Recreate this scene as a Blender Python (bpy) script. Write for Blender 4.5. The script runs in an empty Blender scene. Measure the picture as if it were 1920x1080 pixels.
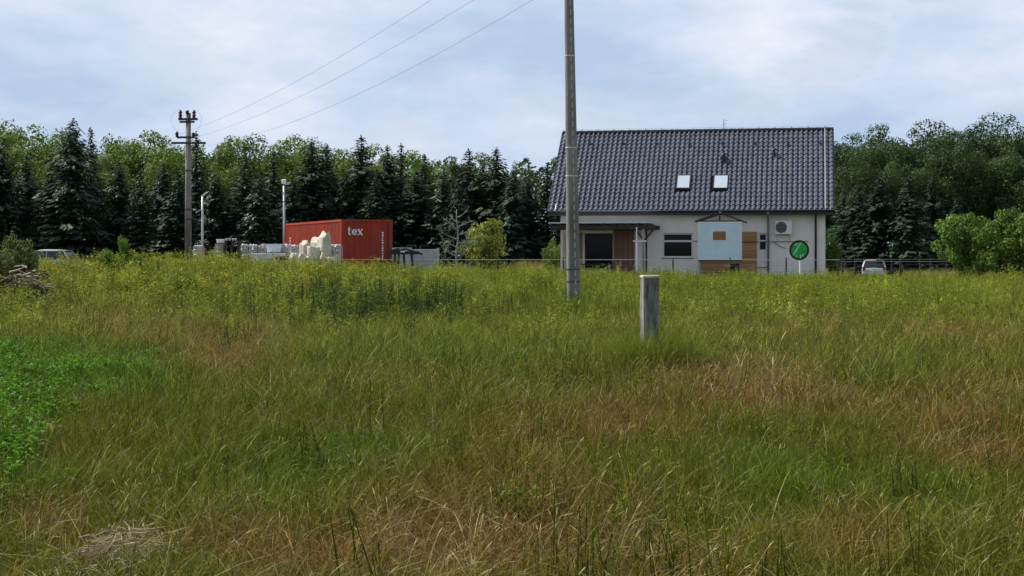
import bpy, math, random
import numpy as np
from mathutils import Vector, Matrix

R = math.radians
scene = bpy.context.scene
COL = scene.collection

# ------------------------------------------------------------------ camera
F, HZ, CAMZ = 3000.0, 472.0, 1.6          # focal length and horizon in photo pixels, eye height
cd = bpy.data.cameras.new('camera')
cam = bpy.data.objects.new('camera', cd)
COL.objects.link(cam)
cam.location = (0, 0, CAMZ)
cam.rotation_euler = (R(90), 0, 0)
cd.sensor_width = 36
cd.lens = F / 1920 * 36
cd.shift_y = -(540 - HZ) / 1920
cd.clip_end = 5000
scene.camera = cam

# ------------------------------------------------------------------ sky, sun, exposure
SUN_EL, SUN_AZ = R(50), R(-62)            # azimuth from +Y towards +X
sun_dir = Vector((math.sin(SUN_AZ) * math.cos(SUN_EL), math.cos(SUN_AZ) * math.cos(SUN_EL), math.sin(SUN_EL)))
world = bpy.data.worlds.new('World')
scene.world = world
world.use_nodes = True
wt = world.node_tree
wt.nodes.clear()
def wn(t, **kw):
    n = wt.nodes.new(t)
    for k, v in kw.items(): setattr(n, k, v)
    return n
sky = wn('ShaderNodeTexSky', sky_type='NISHITA', sun_disc=False, sun_elevation=SUN_EL, sun_rotation=SUN_AZ % (2 * math.pi))
sky.air_density = 1.0; sky.dust_density = 1.2; sky.ozone_density = 1.0
bg_sky = wn('ShaderNodeBackground'); bg_sky.inputs[1].default_value = 0.085
bg_cl = wn('ShaderNodeBackground'); bg_cl.inputs[1].default_value = 0.75
tc = wn('ShaderNodeTexCoord')
mp = wn('ShaderNodeMapping'); mp.inputs['Scale'].default_value = (1, 1, 2.6); mp.inputs['Location'].default_value = (2.4256, 2.5101, 3.6931)
n1 = wn('ShaderNodeTexNoise'); n1.inputs['Scale'].default_value = 4.2; n1.inputs['Detail'].default_value = 9; n1.inputs['Roughness'].default_value = 0.58
n2 = wn('ShaderNodeTexNoise'); n2.inputs['Scale'].default_value = 9.0; n2.inputs['Detail'].default_value = 5; n2.inputs['Roughness'].default_value = 0.5
r1 = wn('ShaderNodeValToRGB')
r1.color_ramp.elements[0].position = 0.35; r1.color_ramp.elements[0].color = (0.46, 0.59, 0.80, 1)
r1.color_ramp.elements[1].position = 0.64; r1.color_ramp.elements[1].color = (0.88, 0.90, 0.97, 1)
e = r1.color_ramp.elements.new(0.5); e.color = (0.65, 0.74, 0.90, 1)
r2 = wn('ShaderNodeMapRange'); r2.inputs[1].default_value = 0.40; r2.inputs[2].default_value = 0.62; r2.inputs[3].default_value = 0.0; r2.inputs[4].default_value = 0.9
# broken cloud layer, closed at the horizon, thinned overhead out of view to deepen shade
sx = wn('ShaderNodeSeparateXYZ'); cov = wn('ShaderNodeMapRange'); cov.interpolation_type = 'SMOOTHSTEP'
cov.inputs[1].default_value = 0.05; cov.inputs[2].default_value = 0.55; cov.inputs[3].default_value = 0.82; cov.inputs[4].default_value = 0.0
addc = wn('ShaderNodeMath', operation='ADD', use_clamp=True)
mx = wn('ShaderNodeMixShader'); out = wn('ShaderNodeOutputWorld')
L = wt.links.new
L(tc.outputs['Generated'], mp.inputs['Vector']); L(mp.outputs[0], n1.inputs['Vector']); L(mp.outputs[0], n2.inputs['Vector'])
L(n1.outputs[0], r1.inputs[0]); L(r1.outputs[0], bg_cl.inputs[0]); L(n2.outputs[0], r2.inputs[0]); L(tc.outputs['Generated'], sx.inputs[0]); L(sx.outputs[2], cov.inputs[0]); L(r2.outputs[0], addc.inputs[0]); L(cov.outputs[0], addc.inputs[1])
L(sky.outputs[0], bg_sky.inputs[0]); L(addc.outputs[0], mx.inputs[0]); L(bg_sky.outputs[0], mx.inputs[1]); L(bg_cl.outputs[0], mx.inputs[2]); L(mx.outputs[0], out.inputs[0])
sd = bpy.data.lights.new('sun', 'SUN')
sd.energy = 5.0; sd.angle = R(0.6); sd.color = (1.0, 0.94, 0.84)
sun = bpy.data.objects.new('sun', sd); COL.objects.link(sun)
sun.rotation_euler = sun_dir.to_track_quat('Z', 'Y').to_euler()
sun.location = (-30, 20, 60)
vs = scene.view_settings
vs.view_transform = 'Standard'; vs.look = 'None'; vs.exposure = 0.45; vs.gamma = 1.0; vs.use_curve_mapping = False
scene.cycles.use_denoising = True
scene.cycles.denoiser = 'OPENIMAGEDENOISE'
scene.cycles.denoising_input_passes = 'RGB_ALBEDO_NORMAL'
scene.cycles.denoising_prefilter = 'ACCURATE'
scene.cycles.max_bounces = 4
scene.cycles.diffuse_bounces = 2
scene.cycles.glossy_bounces = 2
scene.cycles.transmission_bounces = 2
scene.cycles.use_adaptive_sampling = True
scene.cycles.adaptive_threshold = 0.01
scene.cycles.transparent_max_bounces = 8

# ------------------------------------------------------------------ helpers
rnd = random.Random(7)
def sstep(a, b, v):
    t = np.clip((v - a) / (b - a), 0, 1)
    return t * t * (3 - 2 * t)
def ground(x, y):
    x = np.asarray(x, float); y = np.asarray(y, float)
    z = (0.40 - 0.30 * sstep(-3, 12, x)) * sstep(24, 62, y)
    z = z + 0.16 * sstep(64, 72, y) * sstep(-1, 8, x) * (1 - sstep(17, 22, x))
    z = z + 0.50 * np.exp(-((x + 10.5) / 6.0) ** 2 - ((y - 48) / 8.0) ** 2) * (1 + .16 * np.sin(x * 1.1) * np.cos(y * .5))
    z = z - 0.42 * sstep(80, 100, y) * sstep(16, 24, x)
    z = z + 0.85 * sstep(112, 126, y) * sstep(16, 24, x)
    z = z + 0.025 * np.sin(x * 1.3 + 0.4 * y) * np.cos(y * 0.9 - 0.3 * x) + 0.03 * np.sin(x * .5 + 1) * np.sin(y * .37)
    return z
def gz(x, y): return float(ground(x, y))
def P(px, py, D): return Vector(((px - 960) / F * D, D, CAMZ + (HZ - py) / F * D))
def G(px, D):
    x = (px - 960) / F * D
    return Vector((x, D, gz(x, D)))

class MB:
    def __init__(s): s.v = []; s.f = []
    def add(s, vs, fs):
        o = len(s.v); s.v += [tuple(p) for p in vs]; s.f += [tuple(i + o for i in f) for f in fs]; return s
    def box(s, x0, x1, y0, y1, z0, z1, m=None):
        vs = [Vector(p) for p in ((x0,y0,z0),(x1,y0,z0),(x1,y1,z0),(x0,y1,z0),(x0,y0,z1),(x1,y0,z1),(x1,y1,z1),(x0,y1,z1))]
        if m is not None: vs = [m @ p for p in vs]
        return s.add(vs, [(0,3,2,1),(4,5,6,7),(0,1,5,4),(1,2,6,5),(2,3,7,6),(3,0,4,7)])
    def bbox(s, x0, x1, y0, y1, z0, z1, b=0.01, m=None):      # box with chamfered vertical and top edges
        def ring(z, i): return [(x0+i,y0+i+b,z),(x0+i+b,y0+i,z),(x1-i-b,y0+i,z),(x1-i,y0+i+b,z),(x1-i,y1-i-b,z),(x1-i-b,y1-i,z),(x0+i+b,y1-i,z),(x0+i,y1-i-b,z)]
        rs = ring(z0, 0) + ring(z1 - b, 0) + ring(z1, b)
        vs = [Vector(p) for p in rs]
        if m is not None: vs = [m @ p for p in vs]
        fs = [tuple(reversed(range(8))), tuple(range(16, 24))]
        for k in (0, 8):
            for i in range(8):
                j = (i + 1) % 8; fs.append((k+i, k+j, k+8+j, k+8+i))
        return s.add(vs, fs)
    def bar(s, a, b, w, d=None, up=(0, 0, 1)):
        d = d or w; a = Vector(a); b = Vector(b); t = (b - a).normalized(); up = Vector(up)
        if abs(t.dot(up)) > 0.98: up = Vector((0, 1, 0))
        sx = t.cross(up).normalized() * (w / 2); sy = sx.cross(t).normalized() * (d / 2)
        vs = [a-sx-sy, a+sx-sy, a+sx+sy, a-sx+sy, b-sx-sy, b+sx-sy, b+sx+sy, b-sx+sy]
        return s.add(vs, [(0,1,2,3),(7,6,5,4),(0,4,5,1),(1,5,6,2),(2,6,7,3),(3,7,4,0)])
    def tube(s, pts, rad, n=8, cap=True):
        pts = [Vector(p) for p in pts]
        if not hasattr(rad, '__len__'): rad = [rad] * len(pts)
        o = len(s.v); ref = None
        for i, p in enumerate(pts):
            t = (pts[min(i+1, len(pts)-1)] - pts[max(i-1, 0)]).normalized()
            if ref is None: ref = Vector((1,0,0)) if abs(t.x) < .9 else Vector((0,1,0))
            u = (ref - t * ref.dot(t)).normalized(); w = t.cross(u); ref = u
            for k in range(n):
                a = 2 * math.pi * k / n
                s.v.append(tuple(p + (u * math.cos(a) + w * math.sin(a)) * rad[i]))
        for i in range(len(pts) - 1):
            for k in range(n):
                q = (k + 1) % n
                s.f.append((o+i*n+k, o+i*n+q, o+(i+1)*n+q, o+(i+1)*n+k))
        if cap:
            s.f.append(tuple(o + k for k in reversed(range(n))))
            s.f.append(tuple(o + (len(pts)-1)*n + k for k in range(n)))
        return s
    def disc(s, c, r, n=24, axis='y', h=0.02):
        c = Vector(c); o = len(s.v)
        for e_ in (-h/2, h/2):
            for k in range(n):
                a = 2*math.pi*k/n
                if axis == 'y': s.v.append((c.x + r*math.cos(a), c.y + e_, c.z + r*math.sin(a)))
                elif axis == 'x': s.v.append((c.x + e_, c.y + r*math.cos(a), c.z + r*math.sin(a)))
                else: s.v.append((c.x + r*math.cos(a), c.y + r*math.sin(a), c.z + e_))
        s.f.append(tuple(o+k for k in range(n))); s.f.append(tuple(o+n+k for k in reversed(range(n))))
        for k in range(n):
            q = (k+1) % n; s.f.append((o+q, o+k, o+n+k, o+n+q))
        return s
    def mesh(s, name, mat, smooth=False):
        m = bpy.data.meshes.new(name); m.from_pydata(s.v, [], s.f); m.validate(); m.update()
        if mat: m.materials.append(mat)
        if smooth: m.polygons.foreach_set('use_smooth', [True] * len(m.polygons))
        return m
    def build(s, name, mat, parent=None, smooth=False):
        return link(name, s.mesh(name, mat, smooth), parent)
def link(name, data, parent=None):
    o = bpy.data.objects.new(name, data); COL.objects.link(o)
    if parent is not None: o.parent = parent
    return o
def tag(o, label=None, cat=None, group=None, kind=None):
    if label: o['label'] = label
    if cat: o['category'] = cat
    if group: o['group'] = group
    if kind: o['kind'] = kind
    return o
def empty(name, loc=(0,0,0), rz=0.0, label=None, cat=None, group=None):
    o = link(name, None); o.location = loc; o.rotation_euler = (0, 0, rz); o.empty_display_size = 0.2
    return tag(o, label, cat, group)
def npmesh(name, V, Fq, mat, attr=None, nper=None):
    """verts (N,3), faces (M,k) with one k"""
    m = bpy.data.meshes.new(name)
    k = Fq.shape[1]
    m.vertices.add(len(V)); m.vertices.foreach_set('co', np.ascontiguousarray(V, np.float32).ravel())
    m.loops.add(Fq.size); m.loops.foreach_set('vertex_index', np.ascontiguousarray(Fq, np.int32).ravel())
    m.polygons.add(len(Fq)); m.polygons.foreach_set('loop_start', np.arange(0, Fq.size, k, dtype=np.int32))
    m.update(calc_edges=True)
    if attr is not None:
        a = m.attributes.new('bv', 'FLOAT_COLOR', 'POINT'); a.data.foreach_set('color', np.ascontiguousarray(attr, np.float32).ravel())
    if mat: m.materials.append(mat)
    return m

# ------------------------------------------------------------------ materials
def mat(name, col, rough=0.7, metal=0.0, var=0.12, scale=6.0, bump=0.0, bscale=40.0, spec=0.35, coat=0.0, dirt=None, stretch=(1,1,1), obj_var=0.0):
    m = bpy.data.materials.new(name); m.use_nodes = True
    nt = m.node_tree; b = nt.nodes['Principled BSDF']
    b.inputs['Roughness'].default_value = rough; b.inputs['Metallic'].default_value = metal
    b.inputs['Specular IOR Level'].default_value = spec; b.inputs['Coat Weight'].default_value = coat
    t = nt.nodes.new('ShaderNodeTexCoord'); mpn = nt.nodes.new('ShaderNodeMapping'); mpn.inputs['Scale'].default_value = stretch
    nt.links.new(t.outputs['Object'], mpn.inputs[0])
    n = nt.nodes.new('ShaderNodeTexNoise'); n.inputs['Scale'].default_value = scale; n.inputs['Detail'].default_value = 6; n.inputs['Roughness'].default_value = 0.6
    nt.links.new(mpn.outputs[0], n.inputs['Vector'])
    cr = nt.nodes.new('ShaderNodeValToRGB')
    c = np.array(col)
    cr.color_ramp.elements[0].position = 0.3; cr.color_ramp.elements[1].position = 0.72
    lo = c * (1 - var * 1.6); hi = np.minimum(c * (1 + var), 0.95)
    cr.color_ramp.elements[0].color = (*lo, 1); cr.color_ramp.elements[1].color = (*hi, 1)
    nt.links.new(n.outputs[0], cr.inputs[0])
    last = cr.outputs[0]
    if dirt is not None:
        n3 = nt.nodes.new('ShaderNodeTexNoise'); n3.inputs['Scale'].default_value = scale * .35; n3.inputs['Detail'].default_value = 8
        nt.links.new(mpn.outputs[0], n3.inputs['Vector'])
        rr = nt.nodes.new('ShaderNodeMapRange'); rr.inputs[1].default_value = 0.48; rr.inputs[2].default_value = 0.7; rr.inputs[4].default_value = 0.75
        nt.links.new(n3.outputs[0], rr.inputs[0])
        mixn = nt.nodes.new('ShaderNodeMix'); mixn.data_type = 'RGBA'; mixn.inputs[7].default_value = (*dirt, 1)
        nt.links.new(rr.outputs[0], mixn.inputs[0]); nt.links.new(last, mixn.inputs[6]); last = mixn.outputs[2]
    if obj_var:
        oi = nt.nodes.new('ShaderNodeObjectInfo'); mr = nt.nodes.new('ShaderNodeMapRange')
        mr.inputs[3].default_value = 1 - obj_var; mr.inputs[4].default_value = 1 + obj_var
        nt.links.new(oi.outputs['Random'], mr.inputs[0])
        vm = nt.nodes.new('ShaderNodeVectorMath'); vm.operation = 'SCALE'
        nt.links.new(last, vm.inputs[0]); nt.links.new(mr.outputs[0], vm.inputs['Scale']); last = vm.outputs[0]
    nt.links.new(last, b.inputs['Base Color'])
    if bump:
        n4 = nt.nodes.new('ShaderNodeTexNoise'); n4.inputs['Scale'].default_value = bscale; n4.inputs['Detail'].default_value = 5
        nt.links.new(mpn.outputs[0], n4.inputs['Vector'])
        bp = nt.nodes.new('ShaderNodeBump'); bp.inputs['Strength'].default_value = bump; bp.inputs['Distance'].default_value = 0.02
        nt.links.new(n4.outputs[0], bp.inputs['Height']); nt.links.new(bp.outputs[0], b.inputs['Normal'])
    return m

def leafmat(name, a, b_, scale=1.2, trans=0.3, tips=None, obj_var=0.15):
    """foliage: two greens mixed by noise in space, thin-leaf translucency"""
    m = bpy.data.materials.new(name); m.use_nodes = True
    nt = m.node_tree; nt.nodes.clear(); N = nt.nodes.new; K = nt.links.new
    o = N('ShaderNodeOutputMaterial'); d = N('ShaderNodeBsdfPrincipled'); d.inputs['Roughness'].default_value = 0.55; d.inputs['Specular IOR Level'].default_value = 0.14
    tr = N('ShaderNodeBsdfTranslucent'); ms = N('ShaderNodeMixShader'); ms.inputs[0].default_value = trans
    ge = N('ShaderNodeNewGeometry'); oi = N('ShaderNodeObjectInfo')
    n = N('ShaderNodeTexNoise'); n.inputs['Scale'].default_value = scale; n.inputs['Detail'].default_value = 3
    K(ge.outputs['Position'], n.inputs['Vector'])
    add = N('ShaderNodeMath'); add.operation = 'MULTIPLY_ADD'; add.inputs[1].default_value = 0.35; 
    K(ge.outputs['Random Per Island'], add.inputs[0]); K(n.outputs[0], add.inputs[2])
    mr = N('ShaderNodeMapRange'); mr.inputs[1].default_value = 0.42; mr.inputs[2].default_value = 0.92
    K(add.outputs[0], mr.inputs[0])
    mixc = N('ShaderNodeMix'); mixc.data_type = 'RGBA'; mixc.inputs[6].default_value = (*a, 1); mixc.inputs[7].default_value = (*b_, 1)
    K(mr.outputs[0], mixc.inputs[0]); last = mixc.outputs[2]
    if tips is not None:
        at = N('ShaderNodeAttribute'); at.attribute_name = 'bv'
        sp = N('ShaderNodeSeparateColor'); K(at.outputs['Color'], sp.inputs[0])
        m2 = N('ShaderNodeMix'); m2.data_type = 'RGBA'; m2.inputs[7].default_value = (*tips, 1)
        K(sp.outputs[1], m2.inputs[0]); K(last, m2.inputs[6]); last = m2.outputs[2]
    mv = N('ShaderNodeMapRange'); mv.inputs[3].default_value = 1 - obj_var; mv.inputs[4].default_value = 1 + obj_var
    K(oi.outputs['Random'], mv.inputs[0])
    vm = N('ShaderNodeVectorMath'); vm.operation = 'SCALE'; K(last, vm.inputs[0]); K(mv.outputs[0], vm.inputs['Scale'])
    K(vm.outputs[0], d.inputs['Base Color']); K(vm.outputs[0], tr.inputs[0])
    K(d.outputs[0], ms.inputs[1]); K(tr.outputs[0], ms.inputs[2]); K(ms.outputs[0], o.inputs[0])
    return m

def bladesmat(name, straw=(0.27, 0.21, 0.075), trans=0.25, rough=0.5, per='INSTANCER'):
    """grass: colour of the clump (per instance) x blade variation, dry blades straw coloured"""
    m = bpy.data.materials.new(name); m.use_nodes = True
    nt = m.node_tree; nt.nodes.clear(); N = nt.nodes.new; K = nt.links.new
    o = N('ShaderNodeOutputMaterial'); d = N('ShaderNodeBsdfPrincipled'); d.inputs['Roughness'].default_value = rough; d.inputs['Specular IOR Level'].default_value = 0.06
    tr = N('ShaderNodeBsdfTranslucent'); ms = N('ShaderNodeMixShader'); ms.inputs[0].default_value = trans
    ti = N('ShaderNodeAttribute'); ti.attribute_name = 'tint'; ti.attribute_type = per
    at = N('ShaderNodeAttribute'); at.attribute_name = 'bv'
    sp = N('ShaderNodeSeparateColor'); K(at.outputs['Color'], sp.inputs[0])
    m2 = N('ShaderNodeMix'); m2.data_type = 'RGBA'; m2.inputs[7].default_value = (*straw, 1)
    K(sp.outputs[1], m2.inputs[0]); K(ti.outputs['Color'], m2.inputs[6])
    vm = N('ShaderNodeVectorMath'); vm.operation = 'SCALE'; K(m2.outputs[2], vm.inputs[0]); K(sp.outputs[0], vm.inputs['Scale'])
    K(vm.outputs[0], d.inputs['Base Color']); K(vm.outputs[0], tr.inputs[0])
    K(d.outputs[0], ms.inputs[1]); K(tr.outputs[0], ms.inputs[2]); K(ms.outputs[0], o.inputs[0])
    return m

M = {}
M['soil'] = mat('soil_and_thatch', (0.05, 0.046, 0.014), 0.95, var=0.4, scale=1.6, bump=0.6, bscale=14, dirt=(0.035, 0.05, 0.009))
M['sand'] = mat('bare_sand', (0.27, 0.19, 0.10), 0.95, var=0.2, scale=9, bump=0.5, bscale=60)
M['conc'] = mat('weathered_concrete', (0.215, 0.21, 0.19), 0.9, var=0.3, scale=2.5, bump=0.5, bscale=45, dirt=(0.10, 0.10, 0.09), stretch=(1,1,.25))
M['conc_dark'] = mat('lichen_concrete', (0.23, 0.225, 0.205), 0.95, var=0.55, scale=7, bump=0.9, bscale=30, dirt=(0.06, 0.055, 0.045), stretch=(2.2,2.2,.45))
M['conc_top'] = mat('pale_concrete', (0.5, 0.49, 0.38), 0.95, var=0.2, scale=14, bump=0.5)  # pale tone; on the post cap it paints the sunlit top into the colour
M['metal'] = mat('galvanised_steel', (0.48, 0.5, 0.52), 0.45, 0.8, var=0.1)
M['darkmetal'] = mat('dark_steel', (0.045, 0.05, 0.055), 0.5, 0.3, var=0.2)
M['band'] = mat('pale_band', (0.62, 0.62, 0.62), 0.5, var=0.05)
M['ceramic'] = mat('brown_insulator', (0.07, 0.035, 0.025), 0.25, var=0.1)
M['wire'] = mat('aluminium_wire', (0.30, 0.31, 0.33), 0.5, 0.4, var=0.05)
M['render'] = mat('cream_render', (0.84, 0.785, 0.72), 0.95, var=0.05, scale=1.2, bump=0.25, bscale=120, dirt=(0.77, 0.74, 0.70))
M['plinth'] = mat('grey_plinth', (0.34, 0.34, 0.35), 0.9, var=0.15, scale=8, bump=0.3)
M['tile'] = mat('anthracite_roof_tile', (0.045, 0.052, 0.083), 0.27, var=0.22, scale=2.2, spec=0.7, coat=0.4, obj_var=0.14, dirt=(0.064, 0.068, 0.080))
M['tiledark'] = mat('dark_roof_underlay', (0.02, 0.02, 0.024), 0.8)
M['gutter'] = mat('anthracite_gutter', (0.028, 0.03, 0.036), 0.4, var=0.1)
M['guttlip'] = mat('gutter_lip', (0.22, 0.23, 0.25), 0.4, 0.3, var=0.1)
M['glass'] = mat('dark_window_glass', (0.006, 0.007, 0.008), 0.06, var=0.2, spec=0.12)
M['skyglass'] = mat('roof_window_glass', (0.42, 0.5, 0.56), 0.08, var=0.05, spec=0.8, coat=1.0)  # sky reflection painted into the pale base colour of the panes
M['frame'] = mat('white_window_frame', (0.74, 0.73, 0.71), 0.5, var=0.04)
M['wood'] = mat('orange_cladding', (0.46, 0.23, 0.095), 0.65, var=0.25, scale=5, stretch=(.3,3,6), bump=0.2, obj_var=0.18)
M['slat'] = mat('brown_red_slats', (0.27, 0.15, 0.115), 0.7, var=0.2, scale=5, stretch=(4,4,.4), obj_var=0.15)
M['darkwood'] = mat('dark_stained_timber', (0.045, 0.034, 0.028), 0.7, var=0.3, scale=4)
M['palewood'] = mat('weathered_pale_timber', (0.38, 0.32, 0.26), 0.8, var=0.25, scale=4, stretch=(1,1,.3))
M['blue'] = mat('pale_blue_board', (0.58, 0.71, 0.79), 0.6, var=0.06, scale=2.0, bump=0.1)
M['white'] = mat('white_paint', (0.78, 0.78, 0.77), 0.5, var=0.05)
M['acgrill'] = mat('grille_dark', (0.06, 0.065, 0.06), 0.6)
M['green'] = mat('green_sign_face', (0.012, 0.36, 0.05), 0.3, var=0.2, scale=5)
M['palegreen'] = mat('pale_green_stroke', (0.33, 0.72, 0.42), 0.4, var=0.1)
M['black'] = mat('black_plastic', (0.012, 0.012, 0.013), 0.45, var=0.2)
M['red'] = mat('red_container_paint', (0.37, 0.052, 0.03), 0.65, var=0.14, scale=2.0, spec=0.15, bump=0.1, dirt=(0.20, 0.06, 0.04), stretch=(1,1,.4))
M['lime'] = mat('pale_limestone', (0.55, 0.51, 0.42), 0.95, var=0.2, scale=2.2, bump=0.8, bscale=9, dirt=(0.42, 0.38, 0.30))
M['chalk'] = mat('white_stone', (0.62, 0.60, 0.56), 0.95, var=0.3, scale=7, bump=0.5, bscale=20, obj_var=0.15)
M['greyblock'] = mat('grey_cast_concrete', (0.42, 0.43, 0.43), 0.9, var=0.14, scale=4, bump=0.3, dirt=(0.34,0.35,0.34))
M['rust'] = mat('rusty_iron', (0.14, 0.06, 0.035), 0.85, var=0.5, scale=9, bump=0.4)
M['tarp'] = mat('pale_blue_plastic', (0.52, 0.58, 0.66), 0.4, var=0.06)
M['bark'] = mat('dark_bark', (0.06, 0.048, 0.036), 0.95, var=0.35, scale=8, bump=0.6, stretch=(1,1,.3))
M['greybark'] = mat('dead_grey_bark', (0.24, 0.26, 0.25), 0.9, var=0.3, scale=8, bump=0.5, stretch=(1,1,.4))
M['strawm'] = mat('cut_straw', (0.42, 0.33, 0.21), 0.8, var=0.25, scale=9)
M['logwood'] = mat('bleached_branches', (0.31, 0.25, 0.175), 0.9, var=0.3, scale=6, obj_var=0.25)
M['silver'] = mat('silver_car_paint', (0.42, 0.44, 0.45), 0.3, 0.35, var=0.03, coat=0.5)
M['carglass'] = mat('car_glass', (0.02, 0.024, 0.026), 0.06, spec=0.6)
M['tyre'] = mat('tyre_rubber', (0.02, 0.02, 0.02), 0.85)
M['lamp_red'] = mat('tail_light_red', (0.30, 0.02, 0.015), 0.25)
M['plate'] = mat('number_plate', (0.7, 0.7, 0.68), 0.4, var=0.03)
M['leaf_bg'] = leafmat('beech_leaves', (0.055, 0.105, 0.02), (0.17, 0.25, 0.045), 0.7)
M['leaf_bgd'] = leafmat('oak_leaves', (0.026, 0.056, 0.018), (0.062, 0.108, 0.028), 0.6)
M['leaf_willow'] = leafmat('willow_leaves', (0.06, 0.085, 0.035), (0.13, 0.165, 0.06), 0.9)
M['needle'] = leafmat('spruce_needles', (0.014, 0.029, 0.017), (0.036, 0.06, 0.033), 0.9, 0.08, tips=(0.085, 0.118, 0.085), obj_var=0.25)  # pale tips: highlights on the sprays put into the colour
M['leaf_near'] = leafmat('maple_leaves', (0.05, 0.11, 0.018), (0.15, 0.245, 0.04), 1.6, 0.3)
M['leaf_gold'] = leafmat('golden_leaves', (0.10, 0.135, 0.025), (0.26, 0.28, 0.055), 1.4, 0.3)
M['leaf_dull'] = leafmat('dull_leaves', (0.07, 0.10, 0.025), (0.16, 0.19, 0.055), 2.2, 0.3)
M['leaf_sapling'] = leafmat('sapling_leaves', (0.08, 0.16, 0.02), (0.18, 0.27, 0.05), 2.2, 0.35)
M['grass'] = bladesmat('grass_blades')
M['meadow'] = bladesmat('meadow_blades', per='GEOMETRY')
M['dry'] = bladesmat('dry_stems', straw=(0.44, 0.36, 0.19), trans=0.15, rough=0.45)
M['weed'] = bladesmat('weed_leaves', straw=(0.40, 0.33, 0.02), trans=0.3)

# ------------------------------------------------------------------ ground
def axis(fine0, fine1, step, far):
    a = list(np.arange(fine0, fine1 + step / 2, step)); d = step
    while a[-1] < far: d *= 1.35; a.append(a[-1] + d)
    d = step
    while a[0] > -far: d *= 1.35; a.insert(0, a[0] - d)
    return np.array(a)
gx = axis(-34, 34, 1.0, 2500); gy = axis(-4, 130, 1.0, 2500)
XX, YY = np.meshgrid(gx, gy)
ZZ = ground(XX, YY)
V = np.stack([XX.ravel(), YY.ravel(), ZZ.ravel()], 1)
nx = len(gx); ii = np.arange((len(gy) - 1) * nx).reshape(len(gy) - 1, nx)[:, :-1].ravel()
Fq = np.stack([ii, ii + 1, ii + nx + 1, ii + nx], 1)
gm = npmesh('ground', V, Fq, M['soil']); gm.polygons.foreach_set('use_smooth', [True] * len(gm.polygons))
tag(link('ground', gm), 'weedy soil of the meadow sloping gently up to the house', 'ground', kind='structure')

# ------------------------------------------------------------------ house
PSI = math.atan(575 / F); CS, SN = math.cos(PSI), math.sin(PSI)
HO = Vector(((1027.5 - 960) / F * 76.5, 76.5, 0.30))
def HL(px, py, ly):
    k = (px - 960) / F
    lx = (k * (HO.y + ly * CS) - HO.x - ly * SN) / (CS + k * SN)
    Y = HO.y - lx * SN + ly * CS
    return lx, CAMZ + (HZ - py) / F * Y - HO.z
RL = HL(1563.5, 393, 0)[0]                     # roof length
EZ = 3.56 - HO.z; RUN = 4.5; RZ = EZ + 4.02    # eave and ridge height above the house floor
house = empty('house', HO, -PSI, 'white rendered house with anthracite tiled roof and two roof windows', 'house')
WX0 = HL(1051, 500, .6)[0]; WX1 = HL(1547.5, 500, .6)[0]; WY0, WY1 = 0.6, 8.4
def opening(px0, px1, py0, py1):
    a = HL(px0, py1, WY0); b = HL(px1, py0, WY0); return (a[0], b[0], a[1], b[1])
ops = {'big': opening(1242, 1299, 437, 483), 'nar': opening(1422, 1438.5, 437, 500), 'ter': opening(1096, 1149, 437.5, 505)}
def wall_open(mb, x0, x1, y0, y1, z0, z1, holes):
    xs = sorted({x0, x1, *[h[0] for h in holes], *[h[1] for h in holes]}); zs = sorted({z0, z1, *[h[2] for h in holes], *[h[3] for h in holes]})
    for i in range(len(xs) - 1):
        for j in range(len(zs) - 1):
            cx, cz = (xs[i] + xs[i+1]) / 2, (zs[j] + zs[j+1]) / 2
            if any(h[0] < cx < h[1] and h[2] < cz < h[3] for h in holes): continue
            mb.box(xs[i], xs[i+1], y0, y1, zs[j], zs[j+1])
mb = MB()
wtop = EZ + 0.30
wall_open(mb, WX0, WX1, WY0, WY0 + 0.4, -0.3, wtop, list(ops.values()))
for x0, x1 in ((WX0, WX0 + .4), (WX1 - .4, WX1)):
    mb.box(x0, x1, WY0 + .4, WY1 - .4, -0.3, wtop)
    mb.add([(x0, WY0+.05, wtop), (x1, WY0+.05, wtop), (x1, WY1-.05, wtop), (x0, WY1-.05, wtop), (x0, 4.5, RZ-.32), (x1, 4.5, RZ-.32)], [(0,3,4),(1,5,2),(0,4,5,1),(3,2,5,4)])
mb.box(WX0, WX1, WY1 - .4, WY1, -0.3, wtop)
mb.build('wall', M['render'], house)
MB().box(WX0 + .42, WX1 - .42, 1.05, WY1 - .42, -0.1, 0.0).build('floor_slab', M['plinth'], house)
pz = HL(1262, 492, .6)[1]
MB().box(WX0 + .02, ops['ter'][0] - .04, WY0 - .02, WY0 - .002, -0.3, 0.12).box(ops['ter'][1] + .04, WX1 + .02, WY0 - .02, WY0 - .002, -0.3, 0.12).build('plinth', M['plinth'], house)
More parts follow.
